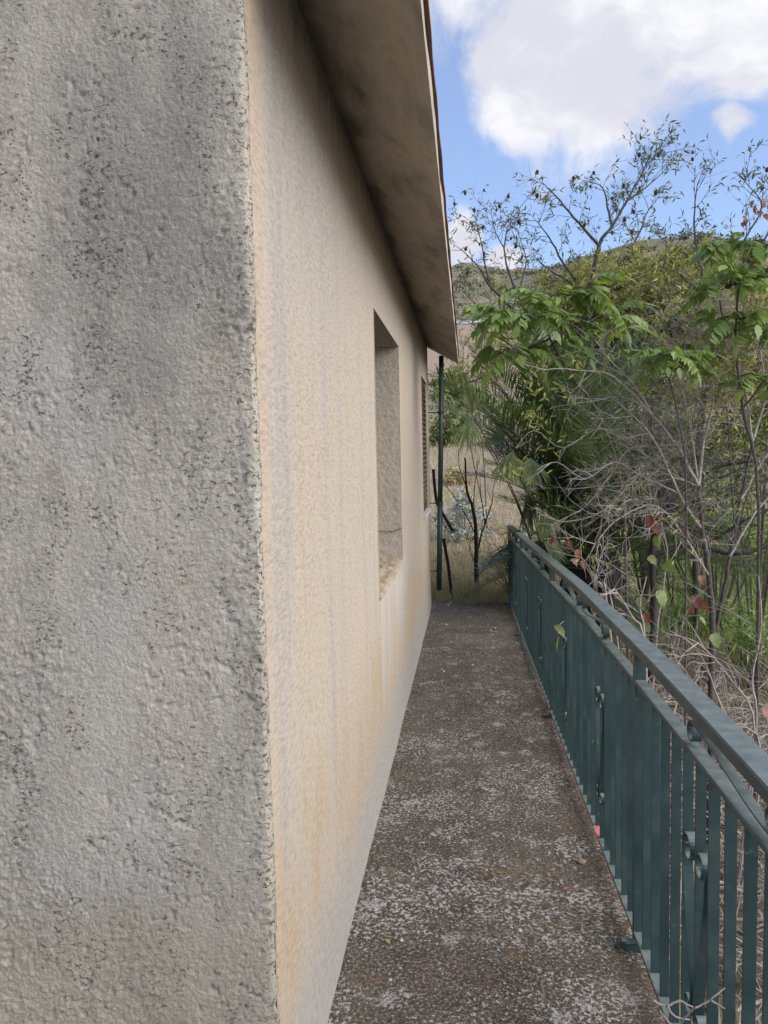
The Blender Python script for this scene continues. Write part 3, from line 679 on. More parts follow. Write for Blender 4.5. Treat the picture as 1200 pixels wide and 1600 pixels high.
for i in range(900):
    t = rng.random()
    if t < .45: y = rng.uniform(.2, 6.9); x = .006+abs(rng.gauss(0, .018))
    elif t < .8: y = 6.95-abs(rng.gauss(0, .35)); x = rng.uniform(.01, .85)
    else: y = rng.uniform(-.4, 6.9); x = PX(y)-.03-abs(rng.gauss(0, .03))
    g.leaf(Vector((x, y, fall(y)+.006+rng.uniform(0, .006))), rv(1)*Vector((1, 1, .15)), rv(.4)+Vector((0, 0, 1)), rng.uniform(.006, .028), rng.uniform(.003, .011), .3)
tag(g.build('walkway_debris', L_litter), 'crumbs of dry leaf and dirt gathered along the edges of the walkway', 'debris', kind='stuff')
# leaning black pole at the corner and a stub
g = Geo(); pp = [W(677, 733, 7.5), W(680, 770, 7.5), W(684, 789, 7.45), W(697, 812, 7.4), W(708, 830, 7.35), W(702, 862, 7.3)]; pp = [W(677, 733, 7.5), W(680, 768, 7.5), W(684, 789, 7.45), W(695, 808, 7.4), W(708, 830, 7.35)]
g.tube(catmull(pp), .019, 7); bp = tag(g.build('broken_pole', M_black), 'bent black plastic pole hooked behind the drainpipe', 'pole')
g = Geo(); a = W(693, 842, 7.7); c = W(700, 881, 7.6); c2 = c + (c-a)*1.1; c2.z = float(ground(c2.x, c2.y))-.05; g.tube([a, c, c2], .02, 6); tag(g.build('stake', M_blackbark), 'short dark stake standing in dry grass beside the drainpipe', 'stake')

# ------------------------------------------------------------------ plants: generators
_gx, _gy = np.arange(-7, 12.01, .1), np.arange(-3, 40.01, .1)
_gz = ground(*np.meshgrid(_gx, _gy, indexing='ij'))
def gz(x, y):
    if -7 < x < 11.9 and -3 < y < 39.9:
        u, v = (x+7)/.1, (y+3)/.1; i, j = int(u), int(v); u -= i; v -= j
        return float((_gz[i, j]*(1-u)+_gz[i+1, j]*u)*(1-v) + (_gz[i, j+1]*(1-u)+_gz[i+1, j+1]*u)*v)
    return float(ground(x, y))
def twig(g, lv, p, d, L, r, depth, cfg, path=None):
    """grow one branch, its side twigs and leaf sites"""
    n = max(3, int(L/cfg.get('seg', .09))); n = min(n, 12); pts = [p.copy()]; rs = [r]
    d = d.normalized()
    for i in range(n):
        d = (d + rv(cfg['wob']) + Vector((0, 0, cfg['up']))).normalized(); p = p + d*(L/n); pts.append(p.copy()); rs.append(r*(1-.75*(i+1)/n))
    g.tube(pts, rs, 5 if r > .008 else (4 if r > .004 else 3), False)
    if depth > 0:
        k = cfg['kids'] if isinstance(cfg['kids'], int) else cfg['kids'][min(depth, len(cfg['kids']))-1]
        for j in range(k):
            t = rng.uniform(.25, 1); i = min(int(t*n), n-1); q = pts[i].lerp(pts[i+1], t*n-i)
            ax = (pts[i+1]-pts[i]).normalized(); o = ax.orthogonal().normalized(); o.rotate(Matrix.Rotation(rng.uniform(0, 6.28), 3, ax))
            nd = ax*rng.uniform(.45, 1.0) + o*rng.uniform(.5, 1.0)
            twig(g, lv, q, nd, L*rng.uniform(.38, .68), max(rs[i]*.62, cfg['rmin']), depth-1, cfg)
    if depth <= cfg.get('leafdepth', 0):
        for i in range(1, n+1):
            if rng.random() < cfg['leaf']: lv.append((pts[i], (pts[i]-pts[i-1]).normalized()))
def limb(g, pts, r0, r1, k=6, n=4):
    c = catmull(pts, n); m = len(c)
    c = [p + rv(.35*min(r0, .02)) for p in c]
    g.tube(c, [r0+(r1-r0)*i/(m-1) for i in range(m)], k, False); return c
def leaves(lv, mat_geo, L, Wd, per=2, droop=.3, spread=.9, jit=.02):
    for p, d in lv:
        for k in range(per):
            q = (d*.5 + rv(spread) + Vector((0, 0, -droop))).normalized(); l = L*rng.uniform(.65, 1.2)
            mat_geo.leaf(p + rv(jit), q, rv(1)+Vector((0, 0, .8)), l, Wd*rng.uniform(.75, 1.2), .22, rng.uniform(0, .2))

# --- almond trees: limbs laid out by hand, twigs and leaves grown on them
def almond(base, limbs, label, dens=1.0, cfg=None, extra=None, husks=12, lowleaf=0):
    t = empty('almond_tree', base, label, 'tree', 'almond trees beyond the railing')
    g = Geo(); lv = []; tr = Geo()
    cfg = cfg or dict(wob=.16, up=.02, kids=[3, 3], rmin=.0028, leaf=.62, leafdepth=1)
    hk = []
    for pts, r0, r1, isT in limbs:
        c = limb(tr if isT else g, pts, r0, r1)
        for i in range(2, len(c)):
            if isT and i < len(c)*.5: continue
            if rng.random() < .68*dens:
                ax = (c[i]-c[i-1]).normalized(); o = ax.orthogonal().normalized(); o.rotate(Matrix.Rotation(rng.uniform(0, 6.28), 3, ax))
                twig(g, lv, c[i], ax*.7+o*.8+Vector((0, 0, .1)), rng.uniform(.2, .48), .005, 1, cfg)
        twig(g, lv, c[-1], c[-1]-c[-2], rng.uniform(.14, .22), r1, 1, cfg)
    tr.build('trunk', M_bark, t, True); g.build('branches', M_bark, t)
    lg = Geo(); leaves(lv, lg, .095, .021, 2, .1); lg.build('crown', L_almond, t)
    if husks:
        hg = Geo()
        for p, d in rng.sample(lv, min(husks, len(lv))):
            q = p+rv(.03); rr = rng.uniform(.016, .026); hg.tube([q+Vector((0, 0, rr*1.3)), q+Vector((0, 0, rr*.7)), q, q-Vector((0, 0, rr)), q-Vector((0, 0, rr*1.5))], [rr*.2, rr*.8, rr, rr*.75, rr*.1], 6)
        tag(hg.build('fruit', L_husk, t), kind='stuff')
    return t, lv
def Ws(l, Y, dY=0): return [W(x, y, Y+dY*i) for i, (x, y) in enumerate(l)]
def hit(px, py):
    d = ray(px, py); t = 2.0
    while t < 400:
        p = CAM + d*t
        if p.z < gz(p.x, p.y): return p
        t *= 1.01
    return p
def to_ground(p, dx=0, dy=0):
    q = Vector((p.x+dx, p.y+dy, 0)); q.z = gz(q.x, q.y)-.1; return q
YC = 9.0
fork = W(920, 470, YC); b0 = to_ground(fork, .25, .0)
almond(b0, [([b0, b0.lerp(fork, .4)+Vector((.12, .05, 0)), fork], .06, .035, True),
    ([fork]+Ws([(936, 384), (957, 353), (979, 314), (1001, 275), (1022, 226)], YC, .08), .03, .005, False),
    (Ws([(936, 384), (905, 349), (875, 314), (852, 290)], YC, -.1), .022, .005, False),
    (Ws([(957, 353), (949, 323), (942, 293), (922, 284)], YC+.08, .1), .016, .004, False),
    (Ws([(979, 314), (1009, 293), (1040, 265)], YC+.16, .1), .015, .004, False),
    ([fork]+Ws([(965, 420), (998, 366), (1009, 336), (1027, 310)], YC, .15), .024, .004, False),
    ([fork]+Ws([(880, 410), (858, 370), (838, 345)], YC, -.15), .02, .004, False),
    ([fork]+Ws([(985, 440), (1040, 400), (1075, 385)], YC, -.1), .024, .005, False),
    ([fork]+Ws([(890, 440), (862, 425), (835, 400)], YC, .2), .02, .005, False),
    (Ws([(1001, 275), (1010, 262), (1030, 240)], YC+.24, .05), .007, .003, False)],
    'sparse almond tree with tallest bare branches reaching into the sky', 1.15, husks=34)
YL = 10.0
fork = W(835, 520, YL); b0 = to_ground(fork, .5, .2)
almond(b0, [([b0, b0.lerp(fork, .5)+Vector((.1, 0, 0)), fork], .07, .035, True),
    ([fork]+Ws([(801, 483), (767, 449), (745, 414), (716, 386)], YL, -.1), .024, .005, False),
    ([fork]+Ws([(800, 440), (788, 388), (797, 349), (824, 310)], YL, .1), .02, .004, False),
    (Ws([(767, 449), (758, 415), (752, 380), (745, 350)], YL-.1, .1), .014, .004, False),
    ([fork]+Ws([(780, 505), (750, 480), (722, 455)], YL, -.2), .018, .004, False),
    (Ws([(788, 388), (775, 365), (768, 335)], YL+.1, .05), .01, .003, False),
    ([fork]+Ws([(790, 530), (755, 515), (725, 500)], YL, -.1), .014, .004, False),
    (Ws([(801, 483), (815, 440), (822, 405), (812, 370)], YL, .1), .014, .004, False)],
    'low almond tree with dark husks right beside the roof edge', 1.0, husks=40)
YR = 8.0
fork = W(1115, 470, YR); b0 = to_ground(fork, -.1, .2)
almond(b0, [([b0, b0.lerp(fork, .5)+Vector((-.1, 0, 0)), fork], .05, .03, True),
    ([fork]+Ws([(1095, 420), (1087, 371), (1085, 327), (1092, 280)], YR, .08), .022, .004, False),
    ([fork]+Ws([(1135, 420), (1165, 370), (1191, 323), (1165, 284)], YR, .05), .02, .004, False),
    ([fork]+Ws([(1150, 430), (1190, 380), (1215, 320), (1195, 280)], YR, .1), .02, .004, False),
    ([fork]+Ws([(1075, 440), (1050, 410), (1040, 370)], YR, .1), .018, .004, False),
    ([fork]+Ws([(1180, 470), (1230, 430), (1260, 360)], YR, .1), .022, .004, False)],
    'almond tree with upright twigs at the right edge behind the green leaves', .9, husks=10)
# yellowing thicket below the almonds: upright whippy shoots with olive leaves
def thicket(x0, x1, ytop, ybot, Y, n, label, name='almond_bush', mat=None, L=.09, Wd=.027, per=4, barkm=None, cfg=None, leafp=.75):
    bx = W((x0+x1)/2, ybot, Y); base = to_ground(bx)
    t = empty(name, base, label, 'bush')
    g = Geo(); lv = []; cfg = cfg or dict(wob=.13, up=.09, kids=[3, 2], rmin=.0028, leaf=leafp, leafdepth=1, seg=.11)
    hubs = []
    for i in range(5):
        hb = W(x0+(x1-x0)*(i+.5)/5, ytop+(ybot-ytop)*rng.uniform(.62, .8), Y+rng.uniform(-.5, .5)); hubs.append(hb)
        limb(g, [base+rv(.1), base.lerp(hb, .5)+rv(.3), hb], .012, .008, 5, 5) if i < 2 else limb(g, [hubs[0], hubs[0].lerp(hb, .5)+rv(.12), hb], .009, .007, 4, 5)
    for i in range(n):
        s = rng.choice(hubs); px = min(max(x0, rng.gauss((x0+x1)/2, (x1-x0)*.33)), x1); yt = ytop + rng.random()**1.3*.75*(ybot-ytop); y_ = Y+rng.uniform(-.8, .8)
        tip = W(px, yt, y_); mid_ = s.lerp(tip, .5) + rv(.12)
        c = limb(g, [s, mid_, tip], .009, .0035, 4, 5)
        for k in range(2, len(c)):
            if rng.random() < .8: twig(g, lv, c[k], (c[k]-c[k-1]).normalized()+rv(1.0), rng.uniform(.2, .5), .0038, 1, cfg)
    g.build('branches', barkm or M_bark, t); lg = Geo(); leaves(lv, lg, L, Wd, per, .15); lg.build('crown', mat or L_olive, t); return t
thicket(850, 1000, 425, 600, 9.6, 46, 'yellow-green bush below the tallest almond branches')
thicket(985, 1130, 415, 600, 8.8, 46, 'yellow-green bush in front of the hill between the almond trees')
thicket(720, 800, 455, 640, 13, 9, 'thin yellowing bush beneath the roof edge over the tan field', leafp=.4)
thicket(1090, 1230, 440, 680, 7.4, 30, 'yellow-green bush behind the green leaves at the right edge', leafp=.5)

# --- broad green compound-leaf shrub
def compound(seed):
    q = random.Random(seed); g = Geo(); Lr = .30; ra = []
    for i in range(9):
        t = i/8; ra.append(Vector((Lr*t, .012*math.sin(t*3+seed), .05*math.sin(t*math.pi*.9)-.09*t*t)))
    g.tube(ra, [.0028*(1-.6*i/8) for i in range(9)], 4, False)
    out = [(0, .004), (.14, .15), (.26, .13), (.36, .21), (.48, .15), (.60, .17), (.72, .09), (.86, .06), (1, 0)]
    def leaflet(p, d, L, roll):
        up = Vector((0, 0, 1)); side = d.cross(up).normalized(); nr = side.cross(d).normalized()
        for s in (1, -1):
            n = len(g.v)
            for a, c in out: g.v.append(tuple(p + d*(a*L) - up*(a*a*L*.22)))
            for a, c in out: g.v.append(tuple(p + d*(a*L) - up*(a*a*L*.22) + side*(s*c*L*1.5) + nr*(c*L*.32 - c*c*L*1.5)))
            k = len(out)
            for i in range(k-1): g.f.append((n+i, n+i+1, n+k+i+1, n+k+i) if s < 0 else (n+i+1, n+i, n+k+i, n+k+i+1))
    for i in range(2, 8):
        p = ra[i]; ax = (ra[i+1]-ra[i-1]).normalized()
        for s in (1, -1): leaflet(p, (ax*.45 + Vector((0, s, 0)) + Vector((0, 0, -q.uniform(.15, .75)))).normalized(), .125*q.uniform(.85, 1.15)*(1-.04*i), 0)
    leaflet(ra[8], (ra[8]-ra[7]).normalized(), .13, 0)
    return g.mesh('leaf', L_green)
CM = [compound(s) for s in range(5)]
def green_shrub(stems, label, clusters, foot):
    t = empty('green_shrub', foot, label, 'shrub', 'broad-leaved green shrubs'); g = Geo()
    for pts, r0, r1 in stems: limb(g, pts, r0, r1, 6)
    for (c, rad, n, sc) in clusters:
        for i in range(n):
            a = rng.uniform(0, 6.28); el = rng.uniform(-.6, .7); d = Vector((math.cos(a)*math.cos(el), math.sin(a)*math.cos(el), math.sin(el)))
            p = c + Vector((d.x*rad[0], d.y*rad[1], d.z*rad[2]))*rng.uniform(.25, .8)
            g.tube([c, c.lerp(p, .5)+Vector((0, 0, .02)), p], [.005, .004, .003], 4, False)
            o = link('leaf', CM[rng.randrange(5)], t, p, (rng.uniform(-.4, .4), rng.uniform(-.5, .5), math.atan2(d.y, d.x)+rng.uniform(-.8, .8))); k = sc*rng.uniform(.6, 1.3); o.scale = (k, k, k)
    g.build('stems', M_bark, t)
Yg = 4.6
f1 = to_ground(W(985, 700, Yg+.3))
green_shrub([([f1, W(975, 800, Yg+.3), W(940, 660, Yg), W(895, 590, Yg), W(860, 530, Yg), W(850, 480, Yg)], .013, .007), (Ws([(895, 590), (905, 530), (915, 480)], Yg), .01, .006), (Ws([(860, 530), (820, 545), (795, 560)], Yg), .009, .005)],
    'bright green broad-leaved shrub hanging between the palm and the almond branches',
    [(W(868, 462, Yg), (.32, .3, .11), 22, .85), (W(820, 500, Yg), (.30, .3, .13), 22, .88), (W(915, 500, Yg), (.28, .3, .12), 10, .78), (W(800, 552, Yg), (.2, .25, .14), 13, .8), (W(860, 540, Yg), (.22, .3, .1), 5, .75), (W(960, 520, Yg+.1), (.2, .2, .06), 4, .8)], f1)
Yh = 3.3
f2 = to_ground(W(1185, 800, Yh))
green_shrub([([f2, W(1185, 800, Yh), W(1160, 640, Yh), W(1150, 520, Yh), W(1158, 420, Yh), W(1180, 370, Yh)], .010, .005), (Ws([(1150, 520), (1130, 495), (1125, 470)], Yh), .006, .004), (Ws([(1160, 640), (1190, 600), (1205, 575)], Yh), .006, .004)],
    'bright green broad-leaved shrub climbing along the right edge of the picture',
    [(W(1168, 385, Yh), (.18, .2, .11), 17, .62), (W(1192, 430, Yh), (.2, .2, .14), 16, .66), (W(1138, 450, Yh), (.17, .2, .11), 17, .6), (W(1160, 500, Yh), (.2, .2, .1), 15, .6), (W(1195, 520, Yh), (.16, .2, .1), 10, .6), (W(1190, 590, Yh), (.19, .18, .07), 14, .55), (W(1125, 560, Yh), (.12, .12, .06), 5, .5)], f2)
f3 = to_ground(W(1072, 800, Yh-.1))
green_shrub([([f3, W(1072, 800, Yh-.1), W(1065, 680, Yh-.1), W(1045, 590, Yh-.1)], .007, .004)], 'low tuft of broad green leaves among bare grey twigs',
    [(W(1040, 560, Yh-.1), (.15, .15, .05), 20, .52), (W(1080, 580, Yh-.1), (.09, .12, .05), 6, .48)], f3)

# --- feather palm
def frond(p, d, L, sag, leafL, nb=38):
    g = Geo(); pts = []; d = d.normalized(); q = p.copy()
    for i in range(15):
        pts.append(q.copy()); d = (d + Vector((0, 0, -sag*(.3+i/14)))).normalized(); q = q + d*(L/14)
    g.tube(pts, [.013*(1-.85*i/14) for i in range(15)], 4, False)
    for k in range(nb):
        t = .12+.88*k/nb; i = min(int(t*14), 13); b = pts[i].lerp(pts[i+1], t*14-i); ax = (pts[i+1]-pts[i]).normalized()
        sd_ = ax.cross(Vector((0, 0, 1)));  sd_ = sd_.normalized() if sd_.length > .05 else Vector((1, 0, 0)); up = sd_.cross(ax)
        ll = leafL*(math.sin(min(1, t*1.15)*math.pi*.92)**.5*.8+.25)
        for s in (1, -1):
            dd = (sd_*s*.85 + ax*rng.uniform(.65, .95) + up*rng.uniform(.05, .5) + rv(.07)).normalized()
            m_ = b + dd*ll*.55 - Vector((0, 0, ll*.03)); e = b + dd*ll - Vector((0, 0, ll*.14)); wd = dd.cross(up).normalized()*.0095
            n = len(g.v); g.v += [tuple(b), tuple(m_+wd+up*.003), tuple(m_-wd+up*.003), tuple(e)]; g.f += [(n, n+1, n+2), (n+1, n+3, n+2)]
    return g
pc = W(900, 830, 7.3); pb = to_ground(pc)
palm = empty('palm_tree', pb, 'dark green feather palm spreading its fronds behind the far end of the railing', 'palm')
g = Geo(); n = 14; g.tube([pb.lerp(pc, i/n) for i in range(n+1)], [.19+.03*(i % 2)-.04*i/n for i in range(n+1)], 10); g.build('trunk', M_blackbark, palm)
tips = [(722, 598), (735, 640), (748, 585), (775, 560), (745, 720), (752, 775), (820, 570), (850, 555), (890, 560), (940, 570), (980, 600), (1010, 650), (1030, 720), (1050, 800), (1000, 860), (800, 640), (960, 640), (980, 760), (1040, 640), (930, 900), (870, 640), (1020, 900), (790, 700), (900, 700), (960, 900), (1060, 740), (830, 620), (760, 600), (770, 660), (785, 610), (1005, 560), (1060, 690), (1070, 840), (915, 590), (950, 720), (1000, 700), (1010, 820), (880, 930), (960, 960), (855, 600), (930, 640), (765, 745), (840, 900)]
for i, (tx, ty) in enumerate(tips):
    y_ = 7.3 + (-.75 if i % 3 == 0 else (.55 if i % 3 == 1 else -.2))*rng.uniform(.5, 1.2)
    tip = W(tx, ty, y_); dv = tip-pc; L = dv.length*1.12; sag = .045+.03*rng.random()
    frond(pc+Vector((rng.uniform(-.1, .1), rng.uniform(-.1, .1), rng.uniform(-.15, .2))), dv.normalized()+Vector((0, 0, .33)), L, sag, .46*min(1.15, max(.65, L/1.5)), int(48+34*min(1.4, L/1.6))).build('frond', L_palm, palm)
pc2 = W(950, 880, 6.6)
for i in range(30):
    a = R(-25+230*i/29+rng.uniform(-6, 6)); ln_ = rng.uniform(150, 270)
    tip = W(950+math.cos(a)*ln_*.75, 860-math.sin(a)*ln_, 6.6+rng.uniform(-.9, .7)); dv = tip-pc2; L = dv.length*1.12
    frond(pc2+rv(.08), dv.normalized()+Vector((0, 0, .35)), L, .05+.03*rng.random(), .42, int(52+24*L)).build('frond', L_palm, palm)
g = Geo(); q2 = to_ground(pc2); g.tube([q2.lerp(pc2, i/8) for i in range(9)], [.12+.02*(i % 2) for i in range(9)], 9); g.build('trunk', M_blackbark, palm)
# --- fan palm leaves drooping at the railing's far end
def fan(p, ax, nrm, L, n, spread, droop):
    g = Geo(); ax = ax.normalized(); sd_ = ax.cross(nrm).normalized(); up = sd_.cross(ax)
    for i in range(n):
        a = spread*(i/(n-1)-.5)+rng.uniform(-.04, .04); d = (ax*math.cos(a)+sd_*math.sin(a)).normalized(); q = p.copy(); pr = []; l = L*rng.uniform(.85, 1.1)
        dd = d.copy()
        for k in range(5):
            pr.append(q.copy()); dd = (dd+Vector((0, 0, -droop*(k*.35)))+rv(.03)).normalized(); q = q+dd*l/4
        for k in range(4):
            w0 = [.002, .0075, .009, .006, .001][k]; w1 = [.002, .0075, .009, .006, .001][k+1]; s0 = pr[k+1]-pr[k]; s_ = s0.cross(up); s_ = s_.normalized() if s_.length > 1e-4 else sd_
            n0 = len(g.v); g.v += [tuple(pr[k]-s_*w0), tuple(pr[k]+s_*w0), tuple(pr[k+1]+s_*w1), tuple(pr[k+1]-s_*w1)]; g.f.append((n0, n0+1, n0+2, n0+3))
    return g
fb = to_ground(W(852, 930, 7.1), .12)
fp = empty('fan_palm', fb, 'paler fan palm with drooping tufts over the far end of the railing', 'palm')
g = Geo()
for (px, py, y_, ang, L, sp_, dr, nn) in ((736, 655, 6.3, -100, .34, 1.5, .30, 30), (738, 648, 6.3, 100, .28, 1.3, .05, 20), (800, 705, 6.3, -95, .36, 1.5, .30, 28), (828, 715, 6.3, -90, .32, 1.6, .25, 26), (846, 846, 5.9, 75, .30, 1.1, .0, 34), (808, 846, 7.3, -115, .40, 1.5, .20, 30), (836, 846, 7.0, -70, .30, 1.2, .15, 24), (850, 846, 5.9, -40, .28, .9, .1, 20), (826, 770, 6.8, -88, .45, .7, .2, 18), (790, 690, 6.9, 150, .3, 1.3, .1, 18)):
    p = W(px, py, y_); a = R(ang); fan(p, Vector((math.cos(a), rng.uniform(-.25, .05), math.sin(a))), Vector((0, -1, .15)), L, nn, sp_, dr).build('fan_leaf', L_fan, fp)
    st_ = fb+Vector((0, 0, .75)); g.tube(catmull([st_, st_.lerp(p, .5)+Vector((0, 0, .25)), p]), .007, 5, False)
g.tube([fb, fb+Vector((0, 0, .8))], [.09, .07], 8); g.build('stalks', M_bark, fp)

# --- big bare grey shrub
Yb = 3.7
bb = to_ground(W(1112, 1010, Yb)); bs = empty('bare_shrub', bb, 'large leafless shrub of tangled grey twigs on the right behind the railing', 'shrub')
g = Geo(); lv = []; tr = Geo()
cfg = dict(wob=.2, up=.01, kids=[4, 4], rmin=.0017, leaf=.04, leafdepth=1, seg=.08)
st1 = [bb, W(1113, 1000, Yb), W(1108, 900, Yb), W(1098, 830, Yb), W(1092, 760, Yb)]
limb(tr, st1, .022, .013); limb(tr, [W(1113, 1005, Yb), W(1130, 930, Yb), W(1140, 870, Yb), W(1158, 780, Yb+.1), W(1175, 690, Yb+.15)], .014, .009)
L_ = [([(1092, 760), (1060, 700), (1020, 650), (960, 590), (900, 578), (842, 577)], .013, .004, -.05), ([(1098, 830), (1060, 770), (1030, 700), (1000, 660), (955, 620)], .012, .004, -.1), ([(1092, 760), (1100, 690), (1115, 620), (1105, 560), (1110, 500)], .012, .004, .05),
    ([(1175, 690), (1150, 640), (1120, 590), (1090, 550)], .009, .003, .05), ([(1175, 690), (1195, 620), (1190, 560), (1180, 510)], .010, .003, .05), ([(1060, 770), (1005, 745), (960, 722), (915, 748), (870, 722), (838, 735)], .005, .0016, -.1),
    ([(1092, 760), (1050, 740), (985, 695), (935, 670), (880, 700), (835, 672), (806, 700)], .0055, .0016, -.05), ([(1020, 650), (990, 600), (950, 560), (930, 530)], .008, .003, .05), ([(1108, 900), (1070, 840), (1040, 800), (1010, 790), (960, 815), (930, 850)], .008, .0025, -.1),
    ([(1158, 780), (1185, 730), (1215, 680), (1225, 600)], .01, .003, 0), ([(1140, 870), (1180, 800), (1220, 760)], .01, .003, .05), ([(1030, 700), (985, 700), (955, 740), (925, 780), (905, 800)], .006, .002, -.05), ([(1092, 760), (1075, 650), (1060, 590), (1050, 540)], .009, .003, .08), ([(1175, 690), (1165, 610), (1150, 560), (1155, 520)], .008, .003, 0),
    ([(1060, 700), (1020, 720), (980, 760), (940, 800), (880, 815), (838, 800)], .006, .002, -.06)]
for pts, r0, r1, dY in L_:
    c = limb(g, Ws(pts, Yb, dY), r0, r1, 5)
    for i in range(2, len(c)):
        dens_ = min(1, max(.0, (c[i].x-1.05)/.75))
        for _ in range(3):
            if rng.random() < .12+.58*dens_: twig(g, lv, c[i], (c[i]-c[i-1]).normalized()+rv(1.1), rng.uniform(.15, .3+.3*dens_), .003, 1 if rng.random() > .5*dens_ else 2, cfg)
tr.build('trunk', M_bark, bs, True); g.build('branches', M_bark2, bs)
lg = Geo(); leaves(lv, lg, .045, .014, 2, .35); lg.build('leaves', L_yel, bs)
lg = Geo()                                                                # tufts of yellow-green leaves at the branch ends
for (px, py) in ((842, 577), (835, 650), (830, 640), (845, 655), (812, 735), (800, 740), (835, 590), (880, 610), (900, 570), (955, 560), (1015, 600), (860, 690), (850, 610), (1120, 640), (1140, 600), (990, 560)):
    c = W(px, py, Yb-.2)
    for k in range(11): lg.leaf(c+rv(.06), rv(1)+Vector((0, 0, -.25)), rv(1), rng.uniform(.045, .075), .018, .2)
tag(lg.build('leaf_tufts', L_yel, bs), kind='stuff')
# second tangle, deeper
b2 = to_ground(W(1010, 900, 5.6)); t2 = empty('bare_shrub', b2, 'smaller dark tangle of bare branches between the palm and the grey shrub', 'shrub')
g = Geo(); lv = []; tr = Geo(); limb(tr, [b2, W(1022, 960, 5.6), W(1018, 870, 5.6), W(1030, 800, 5.6)], .035, .022); limb(tr, [W(1018, 870, 5.6), W(1080, 850, 5.6), W(1150, 865, 5.5), W(1215, 850, 5.5)], .028, .018); limb(tr, [W(1030, 800, 5.6), W(1110, 735, 5.5), W(1180, 720, 5.4)], .025, .012); limb(tr, [W(1100, 855, 5.6), W(1160, 815, 5.5), W(1220, 790, 5.5)], .02, .01)
cfg2 = dict(wob=.2, up=.0, kids=[4, 3], rmin=.003, leaf=.05, leafdepth=0, seg=.1)
for i in range(34):
    p = W(rng.uniform(985, 1200), rng.uniform(640, 880), 5.6+rng.uniform(-.4, .4)); s = W(1030+rng.uniform(-8, 8), 800, 5.6)
    c = limb(g, [s, s.lerp(p, .5)+rv(.12), p], .012, .004, 4)
    for k in range(3, len(c), 2): twig(g, lv, c[k], c[k]-c[k-1]+rv(.6)*.1, rng.uniform(.3, .6), .005, 1, cfg2)
tr.build('trunk', M_blackbark, t2, True); g.build('branches', M_bark, t2)
# low dead brush by the near end of the railing
cfg3 = dict(wob=.3, up=-.01, kids=[4, 3, 2], rmin=.0022, leaf=0, leafdepth=-1, seg=.06)
for nm, stems, lab in (
    ('dead_shrub', [[(1140, 1180), (1110, 1060), (1085, 1010), (1045, 985)], [(1180, 1160), (1175, 1060), (1190, 980), (1185, 900)], [(1140, 1180), (1090, 1095), (1060, 1040), (1048, 1000)], [(1180, 1160), (1140, 1060), (1090, 1005), (1040, 990)], [(1190, 1180), (1130, 1130), (1080, 1085)]], 'pale crooked dead shrub rising just outside the railing'),
    ('dead_shrub', [[(1010, 1040), (985, 960), (960, 920)], [(1010, 1040), (1000, 950), (1010, 900)], [(950, 960), (930, 920), (935, 880)], [(950, 960), (945, 925), (925, 905)]], 'small pale twigs rising behind the middle of the handrail')):
    pts0 = Ws(stems[0], 2.6); b_ = to_ground(pts0[0]); t = empty(nm, b_, lab, 'shrub', 'dead shrubs outside the railing'); g = Geo(); lv = []
    for s in stems:
        c = limb(g, [b_]+Ws(s, 2.5, rng.uniform(-.03, .08)), .008, .003, 5)
        for i in range(6, len(c)):
            if rng.random() < .5: twig(g, lv, c[i], (c[i]-c[i-1]).normalized()+rv(.9), rng.uniform(.12, .34), .004, 1, cfg3)
    g.build('branches', M_bark3, t)
hp = Vector((2.1, 3.2, gz(2.1, 3.2))); g = Geo()
for i in range(1000):
    p = Vector((rng.gauss(2.1, .75), rng.uniform(-.2, 7.5), 0)); p.x = max(p.x, 1.08); p.z = gz(p.x, p.y) + abs(rng.gauss(.06, .22)); d = rv(1); d.z *= .45; l = rng.uniform(.25, .8)
    q = [p]; 
    for k in range(5): d = (d.normalized()+rv(.35)).normalized(); q.append(q[-1]+d*l/5)
    for v in q: v.x = max(v.x, 1.03); v.z = max(v.z, gz(v.x, v.y)+.01)
    g.tube(q, [rng.uniform(.003, .007)]*5+[.0015], 4, False)
for i in range(700):
    p = hit(rng.uniform(1030, 1230), rng.uniform(1010, 1330)); p.z += abs(rng.gauss(.02, .16)); d = rv(1); d.z *= .5; l = rng.uniform(.2, .7); q = [p]
    for k in range(5): d = (d.normalized()+rv(.35)).normalized(); q.append(q[-1]+d*l/5)
    for v in q: v.x = max(v.x, 1.03); v.z = max(v.z, gz(v.x, v.y)+.01)
    g.tube(q, [rng.uniform(.0025, .006)]*5+[.0015], 4, False)
tag(g.build('brushwood', M_bark3), 'heap of tangled dead brushwood on the ground outside the railing', 'brushwood')
g = Geo()
for s in ([(1020, 1563), (1042, 1572), (1062, 1564), (1085, 1574), (1110, 1562), (1132, 1543)], [(1085, 1574), (1070, 1590), (1062, 1606)], [(1110, 1562), (1132, 1576)], [(1042, 1572), (1055, 1588), (1078, 1594)], [(1030, 1580), (1050, 1602)]):
    limb(g, Ws(s, -.02+.0, .01), .0024, .0014, 5)
tag(g.build('dead_twig', M_bark3), 'thin white forked twig poking through the nearest railing bars at the bottom', 'twig')

